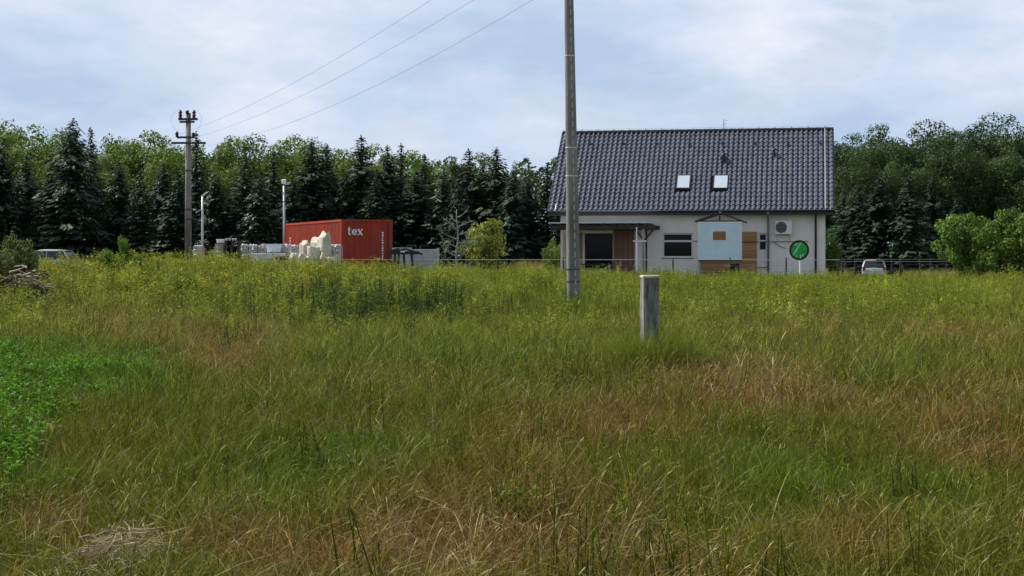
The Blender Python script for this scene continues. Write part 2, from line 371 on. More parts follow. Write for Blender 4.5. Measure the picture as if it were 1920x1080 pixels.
def window(op, transom_py=None, sash_v=None, panel_py=None, box_top=False, fm='frame'):
    x0, x1, z0, z1 = op; t = 0.07
    yb = WY0 + 0.10
    fr = MB()
    fr.box(x0, x1, yb, yb + .07, z0, z0 + t); fr.box(x0, x1, yb, yb + .07, z1 - t, z1)
    fr.box(x0, x0 + t, yb, yb + .07, z0 + t, z1 - t); fr.box(x1 - t, x1, yb, yb + .07, z0 + t, z1 - t)
    zt = None
    if transom_py:
        zt = HL(1270, transom_py, WY0)[1]; fr.box(x0 + t, x1 - t, yb - .02, yb + .06, zt - .045, zt + .045)
    w = fr.build('window', M[fm], house)
    zb = z0 + t
    if panel_py:
        zp = HL(1430, panel_py, WY0)[1]
        MB().box(x0 + t, x1 - t, yb + .02, yb + .05, z0 + t, zp).build('door_panel', M['frame'], w); zb = zp
    zs = [zb, z1 - t] if zt is None else [zb, zt - .045, zt + .045, z1 - t]
    for i in range(0, len(zs), 2):
        MB().box(x0 + t, x1 - t, yb + .03, yb + .045, zs[i], zs[i+1]).build('pane', M['glass'], w)
    MB().box(x0 - .04, x1 + .04, WY0 - .06, WY0 - .004, z0 - .05, z0 - .005).build('sill', M['guttlip'], w)
    if box_top:
        MB().box(x0 - .02, x1 + .02, WY0 - .05, WY0 - .004, z1 + .01, z1 + .2).build('shutter_box', M['frame'], w)
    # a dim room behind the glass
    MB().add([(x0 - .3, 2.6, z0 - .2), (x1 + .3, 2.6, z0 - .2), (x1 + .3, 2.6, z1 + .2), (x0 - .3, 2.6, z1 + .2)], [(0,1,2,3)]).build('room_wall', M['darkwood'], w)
window(ops['big'], 452); window(ops['nar'], 452, panel_py=468); window(ops['ter'], None, box_top=True, fm='darkwood')
# cladding: single boards on the wall behind the playhouse
cx0 = HL(1313, 480, WY0)[0]; cx1 = HL(1419.5, 480, WY0)[0]; cz1 = HL(1400, 434, WY0)[1]; cz0 = 0.06
clad = empty('cladding', (0, 0, 0)); clad.parent = house
nb = 16; bh = (cz1 - cz0) / nb
bm_ = MB().box(cx0, cx1, -0.03, 0, 0.004, bh - 0.012).mesh('board', M['wood'])
for i in range(nb):
    o = link('board', bm_, clad); o.location = (0, WY0 - .022 + .003 * (i % 2), cz0 + i * bh)
# vertical slats beside the terrace window
sx0 = HL(1149.5, 480, WY0)[0] + .02; sx1 = HL(1190, 480, WY0)[0]
scr = empty('slat_screen', (0, 0, 0)); scr.parent = house
ns = 11; sm = MB().box(-.035, .035, -.05, 0, 0.0, HL(1170, 428, WY0)[1]).mesh('slat', M['slat'])
for i in range(ns):
    o = link('slat', sm, scr); o.location = (sx0 + (sx1 - sx0) * (i + .5) / ns, WY0 - .03 + .004 * (i % 3), 0.02)
MB().box(sx0, sx1, WY0 - .025, WY0 - .004, 0.02, HL(1170, 428, WY0)[1]).build('slat_backing', M['darkwood'], scr)
lx0 = HL(1066, 480, WY0)[0]
lsl = MB().box(-.05, .05, -.05, 0, 0.0, HL(1170, 437, WY0)[1]).mesh('slat', M['slat'])
for i in range(6):
    o = link('slat', lsl, scr); o.location = (lx0 + i * .125, WY0 - .02 + .004 * (i % 2), 0.02)

# roof
roof = empty('roof', (0, 0, 0)); roof.parent = house
PI_ = math.atan2(RZ - EZ, RUN); SLOPE = math.hypot(RZ - EZ, RUN)
cp, sp_ = math.cos(PI_), math.sin(PI_)
def RP(x, s, n=0.0): return Vector((x, s * cp - n * sp_, EZ + s * sp_ + n * cp))
mb = MB()
for sgn in (1, -1):
    def Q(x, s, n):
        p = RP(x, s, n)
        return p if sgn == 1 else Vector((p.x, 2 * RUN - p.y, p.z))
    mb.add([Q(0, 0, -.16), Q(RL, 0, -.16), Q(RL, SLOPE, -.16), Q(0, SLOPE, -.16), Q(0, 0, -.02), Q(RL, 0, -.02), Q(RL, SLOPE, -.02), Q(0, SLOPE, -.02)],
           [(0,3,2,1),(4,5,6,7),(0,1,5,4),(1,2,6,5),(3,0,4,7)])
mb.build('roof_deck', M['tiledark'], roof)
NC, NR = 56, 19
tw, tl = RL / NC, SLOPE / NR
prof = [(0.0, 0.0), (0.10, 0.004), (0.30, 0.002), (0.44, 0.024), (0.57, 0.066), (0.72, 0.078), (0.90, 0.052), (1.03, 0.006)]
def tile_geo():
    v, f = [], []; n = len(prof)
    for s, lift in ((-0.035, 0.040), (tl, 0.004)):
        for a, hgt in prof: v.append((a * tw, s, hgt + lift))
    for a, hgt in prof: v.append((a * tw, -0.035, hgt + 0.008))
    for i in range(n - 1):
        f.append((i, i+1, n+i+1, n+i)); f.append((2*n+i, 2*n+i+1, i+1, i))
    return v, f
tv, tf = tile_geo()
sky_px = [(1268.5, 1296.5, 326.5, 357), (1337.5, 1367, 326.5, 357)]
def roof_from_px(px, py):
    lo, hi = 0.0, SLOPE
    for _ in range(40):
        s = (lo + hi) / 2; q = RP(0, s); lx, lz = HL(px, py, q.y)
        if lz > q.z: lo = s
        else: hi = s
    return HL(px, py, RP(0, s).y)[0], s
wins = []
for a, b, t0, t1 in sky_px:
    xa, sa = roof_from_px((a), t1); xb, sb = roof_from_px(b, t0); xm, _ = roof_from_px(a, t0)
    wins.append(((xa + xm) / 2, xb, sa + .02, sb - .16))
def blocked(i, j):
    x, s = (i + .5) * tw, (j + .5) * tl
    return any(w[0] - .01 < x < w[1] + .01 and w[2] - .1 < s < w[3] + .1 for w in wins)
tm = bpy.data.meshes.new('roof_tile'); tm.from_pydata(tv, [], tf); tm.materials.append(M['tile']); tm.update()
rest = MB()
rot = Matrix(((1,0,0),(0,cp,-sp_),(0,sp_,cp)))
rt = random.Random(3)
for j in range(NR):
    for i in range(NC):
        if blocked(i, j): continue
        base = RP(i * tw, j * tl, 0.0)
        tilt = rt.uniform(-.012, .012); dz = rt.uniform(-.004, .004)
        if j < 5:
            o = link('roof_tile', tm, roof); o.location = base + Vector((0, 0, dz)); o.rotation_euler = (PI_ + tilt, 0, 0)
        else:
            c2, s2 = math.cos(PI_ + tilt), math.sin(PI_ + tilt)
            rest.add([(base.x + x, base.y + y * c2 - z * s2, base.z + dz + y * s2 + z * c2) for x, y, z in tv], tf)
tag(rest.build('upper_roof_tiles', M['tile'], roof), kind='stuff')
rc = MB(); n = 8; ln = RL / 32
for s_, r_ in ((0.0, .115), (ln * 1.06, .10)):
    for k in range(n + 1):
        a = math.pi * (-.15 + 1.3 * k / n); rc.v.append((s_, math.cos(a) * r_ * 1.1, math.sin(a) * r_))
for k in range(n): rc.f.append((k, k+1, n+2+k, n+1+k))
rcm = rc.mesh('ridge_tile', M['gutter'])
for i in range(32):
    o = link('ridge_tile', rcm, roof); o.location = (i * ln, RUN, RZ + .02)
lw = MB().tube([(0.05, RUN, RZ + .19), (RL - .05, RUN, RZ + .19)], .006, 5)
for i in range(17): lw.bar((.2 + i * .8, RUN, RZ + .12), (.2 + i * .8, RUN, RZ + .2), .035)
vx = HL(1547, 300, 2)[0]
lw.tube([RP(vx, s, .12) for s in np.linspace(-.05, SLOPE, 6)] , .014, 5)
vl = HL(1041, 395, 0)[0]
lw.tube([RP(vl, -.12, .04), RP(vl + .02, .4, .09)], .02, 5)
lw.build('lightning_conductor', M['band'], roof)
for x0 in (0.0, RL):       # verge boards
    sg = -1 if x0 == 0 else 1
    mb = MB()
    for d in (1, -1):
        a, b = RP(x0 + sg * .02, -.03, -.06), RP(x0 + sg * .02, SLOPE, -.06)
        if d < 0: a.y, b.y = 2 * RUN - a.y, 2 * RUN - b.y
        mb.bar(a, b, .035, .22)
    mb.build('verge_board', M['gutter'], roof)
g = MB(); ng = 8
for x in (-.02, RL + .02):
    for k in range(ng + 1):
        a = math.pi + math.pi * k / ng; g.v.append((x, -.09 + .075 * math.cos(a), EZ - .02 + .085 * math.sin(a)))
for k in range(ng): g.f.append((k, k+1, ng+2+k, ng+1+k))
gut = g.build('gutter', M['gutter'], roof)
MB().tube([(-.02, -.165, EZ - .015), (RL + .02, -.165, EZ - .015)], .014, 6).build('gutter_lip', M['guttlip'], gut)
MB().box(0, RL, -.012, .012, EZ - .24, EZ - .03).build('fascia', M['gutter'], roof)
MB().box(WX0 - .5, WX1 + .4, .015, WY0 + .02, EZ - .235, EZ - .215).build('soffit', M['gutter'], roof)
for px, m_ in ((1440.5, 'guttlip'), (1529.5, 'gutter')):
    x = HL(px, 470, WY0 - .08)[0]
    d = MB().tube([(x, -.09, EZ - .1), (x, -.05, EZ - .22), (x, WY0 - .11, EZ - .45), (x, WY0 - .09, EZ - .6), (x, WY0 - .09, -.1)], .05, 10)
    d.build('downpipe', M[m_], house, True)
for (x0, x1, s0, s1) in wins:
    w = MB()
    for a, b, c, d in ((x0, x1, s0, s0 + .06), (x0, x1, s1 - .05, s1), (x0, x0 + .05, s0 + .06, s1 - .05), (x1 - .05, x1, s0 + .06, s1 - .05)):
        w.add([RP(a, c, -.02), RP(b, c, -.02), RP(b, d, -.02), RP(a, d, -.02), RP(a, c, .11), RP(b, c, .11), RP(b, d, .11), RP(a, d, .11)],
              [(0,3,2,1),(4,5,6,7),(0,1,5,4),(1,2,6,5),(2,3,7,6),(3,0,4,7)])
    wo = w.build('roof_window', M['gutter'], roof)
    MB().add([RP(x0+.05, s0+.06, .10), RP(x1-.05, s0+.06, .10), RP(x1-.05, s1-.05, .10), RP(x0+.05, s1-.05, .10), RP(x0+.05, s0+.06, .06), RP(x1-.05, s0+.06, .06), RP(x1-.05, s1-.05, .06), RP(x0+.05, s1-.05, .06)], [(0,1,2,3),(4,7,6,5)]).build('pane', M['skyglass'], wo)
hm = MB().box(-.06, .06, -.015, .015, .05, .12).box(-.015, .015, -.02, .35, .06, .08).mesh('snow_hook', M['gutter'])
for k in range(9):
    x, s = roof_from_px(1108 + k * 61.5, 273)
    o = link('snow_hook', hm, roof); o.location = RP(x, s, .03); o.rotation_euler = (PI_, 0, .35)
for px, py in ((1357, 304), (1451.5, 295)):
    x, s = roof_from_px(px, py); q = RP(x, s)
    v_ = MB().tube([q, q + Vector((0, 0, .35))], .07, 10).tube([q + Vector((0,0,.33)), q + Vector((0,0,.36)), q + Vector((0,0,.44))], [.07,.13,.09], 10)
    if px < 1400: v_.disc(q + Vector((.0, -.12, .18)), .16, 14, h=.05)
    v_.build('roof_vent', M['gutter'], roof)
ax = HL(1356.5, 240, RUN)[0]
an = MB().tube([(ax, RUN + .2, RZ - .3), (ax, RUN + .2, RZ + .62)], .018, 6)
for k, zz in enumerate((.56, .42, .3)): an.bar((ax - .02, RUN + .2, RZ + zz), (ax + .2 - .05 * k, RUN + .15, RZ + zz - .02), .016)
an.bar((ax - .12, RUN + .2, RZ + .34), (ax + .12, RUN + .2, RZ + .40), .014)
an.build('antenna', M['metal'], roof)

# air conditioner on the wall (a thing fixed to the house)
def hw(lx, ly, lz): return Vector((HO.x + lx * CS + ly * SN, HO.y - lx * SN + ly * CS, HO.z + lz))
a0 = HL(1453, 440, WY0 - .35); a1 = HL(1485, 414, WY0 - .35)
ac = empty('air_conditioner', hw(a0[0], WY0 - .38, a0[1]), -PSI, 'white outdoor air conditioning unit bracketed to the house wall', 'air conditioner')
wA, hA = a1[0] - a0[0], a1[1] - a0[1]
MB().bbox(0, wA, 0, .30, 0.03, hA, .015).build('casing', M['frame'], ac)
MB().disc((wA * .37, -.006, hA * .53), hA * .40, 20, h=.02).build('fan_grille', M['acgrill'], ac)
gr = MB()
for k in range(7): gr.box(wA * .06, wA * .66, -.026, -.018, hA * (.2 + .1 * k), hA * (.2 + .1 * k) + .012)
gr.build('grille_bars', M['guttlip'], ac)
for x in (.08, wA - .12): MB().box(x, x + .04, .0, .376, -.02, .025).box(x, x + .04, .34, .376, -.25, -.02).build('bracket', M['metal'], ac)

# ------------------------------------------------------------------ pergola over the terrace
pg = empty('pergola', hw(0, 0, 0), -PSI, 'dark timber terrace canopy with pale roof edge against the house', 'pergola')
PY0, PY1 = -2.2, .5
pxl, _ = HL(1028, 420, PY0); pxr, _ = HL(1227, 420, PY0); ptop = HL(1120, 416.5, PY0)[1]
MB().box(pxl, pxr - .25, PY0 - .02, PY1, ptop - .05, ptop).build('roof_sheet', M['band'], pg)
for y in (PY0 + .05, PY1 - .3): MB().box(pxl + .08, pxr, y, y + .14, ptop - .33, ptop - .14).build('beam', M['darkwood'], pg)
for i in range(12):
    x = pxl + .1 + (pxr - pxl - .5) * i / 11; MB().box(x, x + .07, PY0, PY1 - .01, ptop - .138, ptop - .052).build('rafter', M['darkwood'], pg)
pz1 = ptop - .335
for px, m_, w_ in ((1058.5, 'palewood', .14), (1206, 'palewood', .11), (1211, 'darkwood', .08)):
    x = HL(px, 480, PY0 + .1)[0]; MB().box(x - w_/2, x + w_/2, PY0 + .07 + (.2 if w_ < .1 else 0), PY0 + .17 + (.2 if w_ < .1 else 0), -.25, pz1).build('post', M[m_], pg)
x = HL(1207, 480, PY0 + .1)[0]
for dx, l in ((.45, .55), (-.4, .5)): MB().bar((x, PY0 + .12, pz1 - l), (x + dx, PY0 + .12, pz1), .09).build('brace', M['darkwood'], pg)
x = HL(1194, 480, PY0)[0]
zc = HL(1200, 452, PY0)[1]
MB().tube([(x, PY0 - .06, -.2), (x, PY0 - .06, zc - .1)], .055, 10).tube([(x, PY0 - .06, zc - .1), (x, PY0 - .06, pz1 + .1)], .03, 8).build('rain_pipe', M['white'], pg)
MB().bar((x - .18, PY0 - .02, zc), (x + .45, PY0 - .02, zc), .06).build('cross_rail', M['white'], pg)
# laundry cable along the wall
ca, cb = HL(1300, 452, WY0 - .12), HL(1516, 452.5, WY0 - .12)
tag(MB().tube([hw(ca[0] + (cb[0] - ca[0]) * t, WY0 - .1, ca[1] + (cb[1] - ca[1]) * t - .03 * math.sin(math.pi * t)) for t in np.linspace(0, 1, 12)], .018, 6)
    .tube([hw(*q) for q in ((HL(1450, 453, WY0 - .1)[0], WY0 - .1, ca[1]), (HL(1458, 460, WY0 - .1)[0], WY0 - .1, ca[1] - .2), (HL(1474, 466, WY0 - .1)[0], WY0 - .1, ca[1] - .36))], .016, 6)
    .build('wall_cable', M['darkmetal']), 'dark cable strung along the house wall below the air conditioner', 'cable')
# terrace table and chairs
def terr(px, ly): return hw(HL(px, 480, ly)[0], ly, 0)
tb = empty('terrace_table', terr(1118, -1.0), -PSI, 'brown slatted garden table under the terrace canopy', 'table')
for i in range(5): MB().box(-.75, .75, -.4 + i * .165, -.4 + i * .165 + .15, .70, .735).build('slat', M['darkwood'], tb)
for sx in (-.68, .62):
    for sy in (-.36, .3): MB().box(sx, sx + .06, sy, sy + .06, -.02, .70).build('leg', M['palewood'], tb)
for px, ly, rz in ((1152, -1.3, -.6), (1168, -.7, 1.0)):
    c = empty('garden_chair', terr(px, ly), rz, 'reddish wooden garden chair beside the slatted terrace wall', 'chair', 'garden chairs under the canopy')
    MB().box(-.24, .24, -.24, .24, .42, .46).build('seat', M['slat'], c)
    for k in range(5): MB().box(-.22 + k * .1, -.17 + k * .1, .2, .225, .5, .95).build('back_slat', M['slat'], c)
    MB().box(-.24, .24, .195, .235, .95, 1.0).build('top_rail', M['slat'], c)
    for sx in (-.24, .2):
        for sy in (-.24, .195): MB().box(sx, sx + .04, sy, sy + .04, -.02, .42 if sy < 0 else .95).build('leg', M['slat'], c)

# ------------------------------------------------------------------ playhouse
PLY = -1.6
b0 = HL(1308.5, 487.5, PLY); b1 = HL(1390.5, 415.5, PLY); wp = b1[0] - b0[0]; hp = b1[1] - b0[1]; zp0 = b0[1]
ph = empty('playhouse', hw(b0[0], PLY, 0), -PSI, 'pale blue boarded playhouse on posts with open gable rafters', 'playhouse')
h0 = HL(1336.5, 450.5, PLY); h1 = HL(1361, 432.5, PLY); hx0, hx1, hz0, hz1 = h0[0] - b0[0], h1[0] - b0[0], h0[1], h1[1]
mb = MB(); wall_open(mb, 0, wp, 0, .03, zp0, zp0 + hp, [(hx0, hx1, hz0, hz1)]); fw = mb.build('front_wall', M['blue'], ph)
mb = MB()
for a, b, c, d in ((hx0 - .05, hx1 + .05, hz1, hz1 + .05), (hx0 - .05, hx1 + .05, hz0 - .05, hz0), (hx0 - .05, hx0, hz0, hz1), (hx1, hx1 + .05, hz0, hz1)): mb.box(a, b, -.015, -.002, c, d)
mb.build('window_trim', M['white'], fw)
mb = MB()
for a, b, c, d in ((0, wp, zp0 + hp - .05, zp0 + hp), (0, wp, zp0, zp0 + .05), (0, .04, zp0 + .05, zp0 + hp - .05), (wp - .04, wp, zp0 + .05, zp0 + hp - .05)): mb.box(a, b, -.012, -.002, c, d)
mb.build('edge_trim', M['white'], fw)
MB().box(0, .03, .032, .55, zp0, zp0 + hp).build('side_wall', M['blue'], ph)
MB().box(wp - .03, wp, .032, .55, zp0, zp0 + hp).build('side_wall', M['blue'], ph)
MB().box(.0, wp, .032, 1.2, zp0 - .06, zp0 - .003).build('deck', M['darkwood'], ph)
for x in (.02, wp - .12):
    for y in (.05, 1.05): MB().box(x, x + .1, y, y + .1, -.3, zp0 - .062).build('post', M['plinth'] if x < .5 else M['palewood'], ph)
zr = HL(1350, 399.5, PLY)[1]; ze = HL(1303, 415.5, PLY)[1]
for y in (.02, .55, 1.1):
    MB().bar((-.14, y, ze), (wp / 2, y, zr), .05, .07).bar((wp / 2, y + .001, zr), (wp + .2, y + .001, ze - .04), .05, .07).build('rafter_pair', M['darkwood'], ph)
    MB().box(.0, wp, y - .02, y + .02, zp0 + hp + .002, zp0 + hp + .06).build('tie_beam', M['darkwood'], ph)
MB().box(wp / 2 - .03, wp / 2 + .03, -.015, .03, zp0 + hp + .06, zr - .03).build('king_post', M['darkwood'], ph)
MB().bar((wp / 2, -.05, zr + .04), (wp / 2, 1.15, zr + .04), .06).build('ridge_pole', M['palewood'], ph)
# dark rubbish bin below it
bx = HL(1378, 500, -2.2)[0]
bn = empty('rubbish_bin', hw(bx, -2.2, 0), -PSI, 'black wheeled bin standing below the blue playhouse', 'bin')
mb = MB().add([(-.16,-.16,-.1),(.16,-.16,-.1),(.16,.16,-.1),(-.16,.16,-.1),(-.2,-.2,.72),(.2,-.2,.72),(.2,.2,.72),(-.2,.2,.72)], [(0,3,2,1),(0,1,5,4),(1,2,6,5),(2,3,7,6),(3,0,4,7),(4,5,6,7)])
mb.build('body', M['black'], bn); MB().bbox(-.22, .22, -.22, .22, .722, .78, .015).build('lid', M['black'], bn)
for s_ in (-.17, .13): MB().disc((s_ + .02, .2, .0), .09, 12, 'x', .04).build('wheel', M['tyre'], bn)

# ------------------------------------------------------------------ round green sign
sgp = G(1500, 67)
sg_ = empty('round_sign', (sgp.x, sgp.y, sgp.z), R(4), 'round green sign with black rim on a white post before the fence', 'sign')
cz = P(1498, 469, 67).z - sgp.z
MB().tube([(0.02, .03, -.2), (.02, .03, cz - .2)], .05, 10).bar((.02, .03, cz - .46), (.13, .03, cz - .46), .05).build('post', M['white'], sg_)
rim = MB(); nr = 36
for rr_, yy in ((.34, -.03), (.42, -.035), (.42, .035), (.34, .03)):
    for k in range(nr):
        a = 2 * math.pi * k / nr; rim.v.append((-.035 + rr_ * math.cos(a), yy, cz + rr_ * math.sin(a)))
for q in range(4):
    for k in range(nr):
        k2 = (k + 1) % nr; q2 = (q + 1) % 4; rim.f.append((q*nr+k, q*nr+k2, q2*nr+k2, q2*nr+k))
rim.build('rim', M['black'], sg_)
fc = MB().disc((-.035, 0, cz), .345, 36, h=.03).build('face', M['green'], sg_)
st = MB()
for (xa, za, xb, zb, w_) in ((-.26, -.22, .03, .26, .055), (-.2, .2, -.08, .27, .05), (.03, .26, .06, .31, .07), (-.13, -.28, -.11, -.2, .05), (.12, -.24, .17, -.16, .05)):
    st.bar((-.035 + xa, -.02, cz + za), (-.035 + xb, -.02, cz + zb), w_, .006, up=(0, 1, 0))
st.build('painted_strokes', M['palegreen'], fc)

# ------------------------------------------------------------------ fences
def fence(pts_px, D0, D1, top_py, name, label, post_px, rails=3, hextra=0.05, rail_m='band', wmesh=True):
    def at(px):
        t = (px - pts_px[0]) / (pts_px[1] - pts_px[0]); D = D0 + (D1 - D0) * t
        x = (px - 960) / F * D; return x, D
    xa, ya = at(pts_px[0])
    root = empty(name, (xa, ya, gz(xa, ya)), 0, label, 'fence')
    z0 = root.location.z
    zt = CAMZ + (HZ - top_py) / F * ((D0 + D1) / 2) - z0
    tops = []
    for px in post_px:
        x, y = at(px); g_ = gz(x, y) - z0
        MB().box(x - xa - .03, x - xa + .03, y - ya - .03, y - ya + .03, g_ - .2, zt + hextra).box(x - xa - .036, x - xa + .036, y - ya - .036, y - ya + .036, zt + hextra + .001, zt + hextra + .02).build('post', M['darkmetal'], root)
        tops.append((x - xa, y - ya))
    xb, yb = at(pts_px[1])
    a = Vector((0, -.035, 0)); b = Vector((xb - xa, yb - ya - .035, 0))
    MB().bar(a + Vector((0,0,zt - .02)), b + Vector((0,0,zt - .02)), .02, .024).build('top_rail', M[rail_m], root)
    for k in range(1, rails):
        zz = zt - .02 - k * (zt - .1) / rails
        MB().bar(a + Vector((0,0,zz)), b + Vector((0,0,zz)), .006).build('wire', M['wire'], root)
    return root
fence((605, 1575), 71.5, 69, 486, 'garden_fence', 'low wire fence with pale top rail before house and container', [612, 742, 828, 933, 950, 1056, 1160, 1262, 1369, 1474, 1571])
fence((1577, 1925), 69.4, 68, 489.5, 'garden_fence', 'low wire fence running from the house corner to leafy trees', [1579, 1688, 1725, 1803, 1868, 1920], rails=3, rail_m='wire')
fence((1552, 1830), 96, 96, 485.5, 'field_fence', 'dark post fence beside the parked car and yellow grass', [1560, 1581, 1603, 1672, 1690, 1725, 1745, 1775, 1812], rail_m='wire')

# ------------------------------------------------------------------ near concrete pole, marker post
pp = G(1076.5, 37)
pole = empty('concrete_utility_pole', pp, 0, 'tall weathered concrete pole with bands standing in the meadow', 'utility pole')
lean = -0.0165
H1 = 10.6
def prad(z): return 0.163 - 0.0078 * z
pts = [(lean * z, 0, z) for z in np.linspace(-.4, H1, 24)]
MB().tube(pts, [prad(z) for z in np.linspace(-.4, H1, 24)], 20).build('shaft', M['conc'], pole, True)
sl = MB().box(-.012, .012, -.01, .004, 0, .13).mesh('slot', M['conc_top'])
for k in range(44):
    z = .5 + k * .215; o = link('slot', sl, pole)
    th = R(14); o.location = (lean * z + prad(z) * math.sin(th), -prad(z) * math.cos(th), z); o.rotation_euler = (0, 0, th)
for py, m_ in ((105, 'band'), (277, 'band'), (330, 'band'), (505, 'darkmetal'), (528, 'darkmetal')):
    z = CAMZ + (HZ - py) / F * 37 - pp.z; r_ = prad(z) + .006
    MB().tube([(lean * z, 0, z - .013), (lean * z, 0, z + .013)], r_, 20).build('band', M[m_], pole)
brk = []
for D_, px_, z_ in ((37.0, 1089, 9.8), (37.0, 1089, 9.0), (37.0, 1089, 8.1)):
    w = Vector(((px_ - 960) / F * D_, D_, z_)) - pp; brk.append(w + pp)
    MB().bar((lean * w.z + .05, 0, w.z - .16), (w.x, w.y, w.z - .16), .05).build('bracket', M['darkmetal'], pole)
    MB().tube([(w.x, w.y, w.z - .16), (w.x, w.y, w.z - .1), (w.x, w.y, w.z - .06), (w.x, w.y, w.z)], [.03, .055, .03, .045], 10).build('insulator', M['ceramic'], pole)

mp_ = G(1218, 21)
post = empty('marker_post', mp_, R(8), 'squat weathered concrete post standing alone in the meadow', 'post')
pt = P(1218, 516, 21).z - mp_.z
mb = MB(); rp = random.Random(5); w_ = .105
rings = 9
for i in range(rings):
    z = -.2 + (pt + .17) * i / (rings - 1)
    for (sx, sy) in ((-1,-.93),(-.93,-1),(.93,-1),(1,-.93),(1,.93),(.93,1),(-.93,1),(-1,.93)):
        mb.v.append((sx * w_ + rp.uniform(-.004, .004), sy * w_ + rp.uniform(-.004, .004), z))
for i in range(rings - 1):
    for k in range(8):
        q = (k + 1) % 8; mb.f.append((i*8+k, i*8+q, i*8+8+q, i*8+8+k))
mb.build('shaft', M['conc_dark'], post)
MB().bbox(-w_ - .005, w_ + .005, -w_ - .005, w_ + .005, pt - .03, pt, .008).build('cap', M['conc_top'], post)  # cap colour carries the sunlight on top of the post

# ------------------------------------------------------------------ far line pole and its wires
fp = G(353, 78)
fpole = empty('power_line_pole', fp, 0, 'grey power line pole with insulator arms rising by the stone yard', 'utility pole')
ftop = P(352, 213, 78).z - fp.z
MB().tube([(0, 0, -.3), (0, 0, ftop)], [.18, .125], 16).build('shaft', M['conc'], fpole, True)
def fl(px, py): q = P(px, py, 78) - fp; return q
for py, x0, x1, w_ in ((224, 336, 372, .13), (229, 338, 366, .08), (268.5, 323, 387, .11), (258, 333, 366, .07)):
    a, b = fl(x0, py), fl(x1, py); MB().bar((a.x, -.17, a.z), (b.x, -.17, b.z), w_, .1).build('crossarm', M['darkmetal'], fpole)
for px, py0, py1 in ((339.5, 224, 207), (352.5, 215, 207), (365, 224, 207), (333, 258, 247), (364, 258, 249)):
    a, b = fl(px, py0), fl(px, py1)
    n_ = [(a.x, -.17, a.z + (b.z - a.z) * t) for t in (0, .15, .3, .45, .6, .75, .9, 1)]
    MB().tube(n_, [.03, .1, .06, .11, .06, .11, .06, .04], 10).build('insulator', M['ceramic'], fpole)
MB().tube([(0, 0, ftop), (0, 0, ftop + .02)], .13, 12).build('pole_cap', M['darkmetal'], fpole)
for s_, x0, py0, x1, py1 in ((-1, 339, 206, 333, 247), (1, 365, 206, 366, 250)):
    a, b = fl(x0, py0), fl(x1, py1); c = (a + b) / 2 + Vector((s_ * .42, 0, .15))
    MB().tube([(1-t)**2 * a + 2*t*(1-t) * (c + Vector((s_*.3,0,.1))) + t*t * b + Vector((0, -.17, 0)) for t in np.linspace(0, 1, 12)], .005, 5).build('jumper_wire', M['wire'], fpole)
for py in (320, 393, 411):
    q = fl(353, py); r_ = .18 - .055 * (q.z / ftop) + .008
    MB().tube([(0, 0, q.z - .04), (0, 0, q.z + .04)], r_, 16).build('band', M['darkmetal'], fpole)
for i, (far, near, sag) in enumerate(((P(336, 252, 78), brk[0], .6), (P(352, 262, 78), brk[1], .6), (P(378, 275, 78), brk[2], .7))):
    pts = []
    for t in np.linspace(0, 1, 40):
        q = far.lerp(near, t); q.z -= 4 * sag * t * (1 - t); pts.append(q)
    w = MB().tube(pts, .0048, 5).build('overhead_wire', M['wire'])
    tag(w, ['uppermost bare wire strung between the two concrete poles', 'middle bare wire strung between the two concrete poles', 'lowest bare wire strung between the two concrete poles'][i], 'wire', 'overhead power line wires')

# ------------------------------------------------------------------ shipping container
ca_ = R(20)
cpos = Vector(((640 - 960) / F * 73.5, 73.5, 0.5))
ct = empty('shipping_container', cpos, ca_, 'long rust red shipping container behind the pale stone blocks', 'container')
CW, CL, CH = 2.44, 12.19, 2.59
for x in (0, CW - .16):
    for y in (0, CL - .16): MB().box(x, x + .16, y, y + .16, 0, CH).build('corner_post', M['red'] , ct)
for z in (0.001, CH - .101):
    for x in (.006, CW - .106): MB().box(x, x + .1, .161, CL - .161, z, z + .1).build('side_rail', M['red'], ct)
    for y in (.006, CL - .106): MB().box(.161, CW - .161, y, y + .1, z, z + .1).build('end_rail', M['red'] if y < 1 else M['red'], ct)
def corr(length, z0, z1, pitch, depth, fn, mb):
    xs = []; x = 0
    while x < length - pitch * .5:
        xs += [(x, 0), (x + pitch * .32, 0), (x + pitch * .5, depth), (x + pitch * .82, depth)]; x += pitch
    xs.append((length, 0)); o = len(mb.v)
    for a, d in xs: mb.v.append(tuple(fn(a, d, z0))); mb.v.append(tuple(fn(a, d, z1)))
    for i in range(len(xs) - 1): mb.f.append((o+2*i, o+2*i+2, o+2*i+3, o+2*i+1))
mb = MB(); corr(CW - .32, .1, CH - .1, .27, .045, lambda a, d, z: (.16 + a, .03 + d, z), mb); mb.build('end_panel', M['red'], ct)
mb = MB(); corr(CW - .32, .1, CH - .1, .27, .045, lambda a, d, z: (CW - .16 - a, CL - .03 - d, z), mb); mb.build('end_panel', M['red'], ct)
mb = MB(); corr(CL - .32, .1, CH - .1, .28, .036, lambda a, d, z: (.03 + d, CL - .16 - a, z), mb); mb.build('side_panel', M['red'], ct)
mb = MB(); corr(CL - .32, .1, CH - .1, .28, .036, lambda a, d, z: (CW - .03 - d, .16 + a, z), mb); mb.build('side_panel', M['red'], ct)
MB().box(.05, CW - .05, .05, CL - .05, CH - .03, CH - .005).build('roof_sheet', M['red'], ct)
for x in (0, CW - .18):
    for y in (0, CL - .18):
        for z in (-.0, CH - .11): MB().box(x - .004, x + .184, y - .004, y + .184, z - .003, z + .115).build('corner_casting', M['rust'] if z < 1 else M['red'], ct)
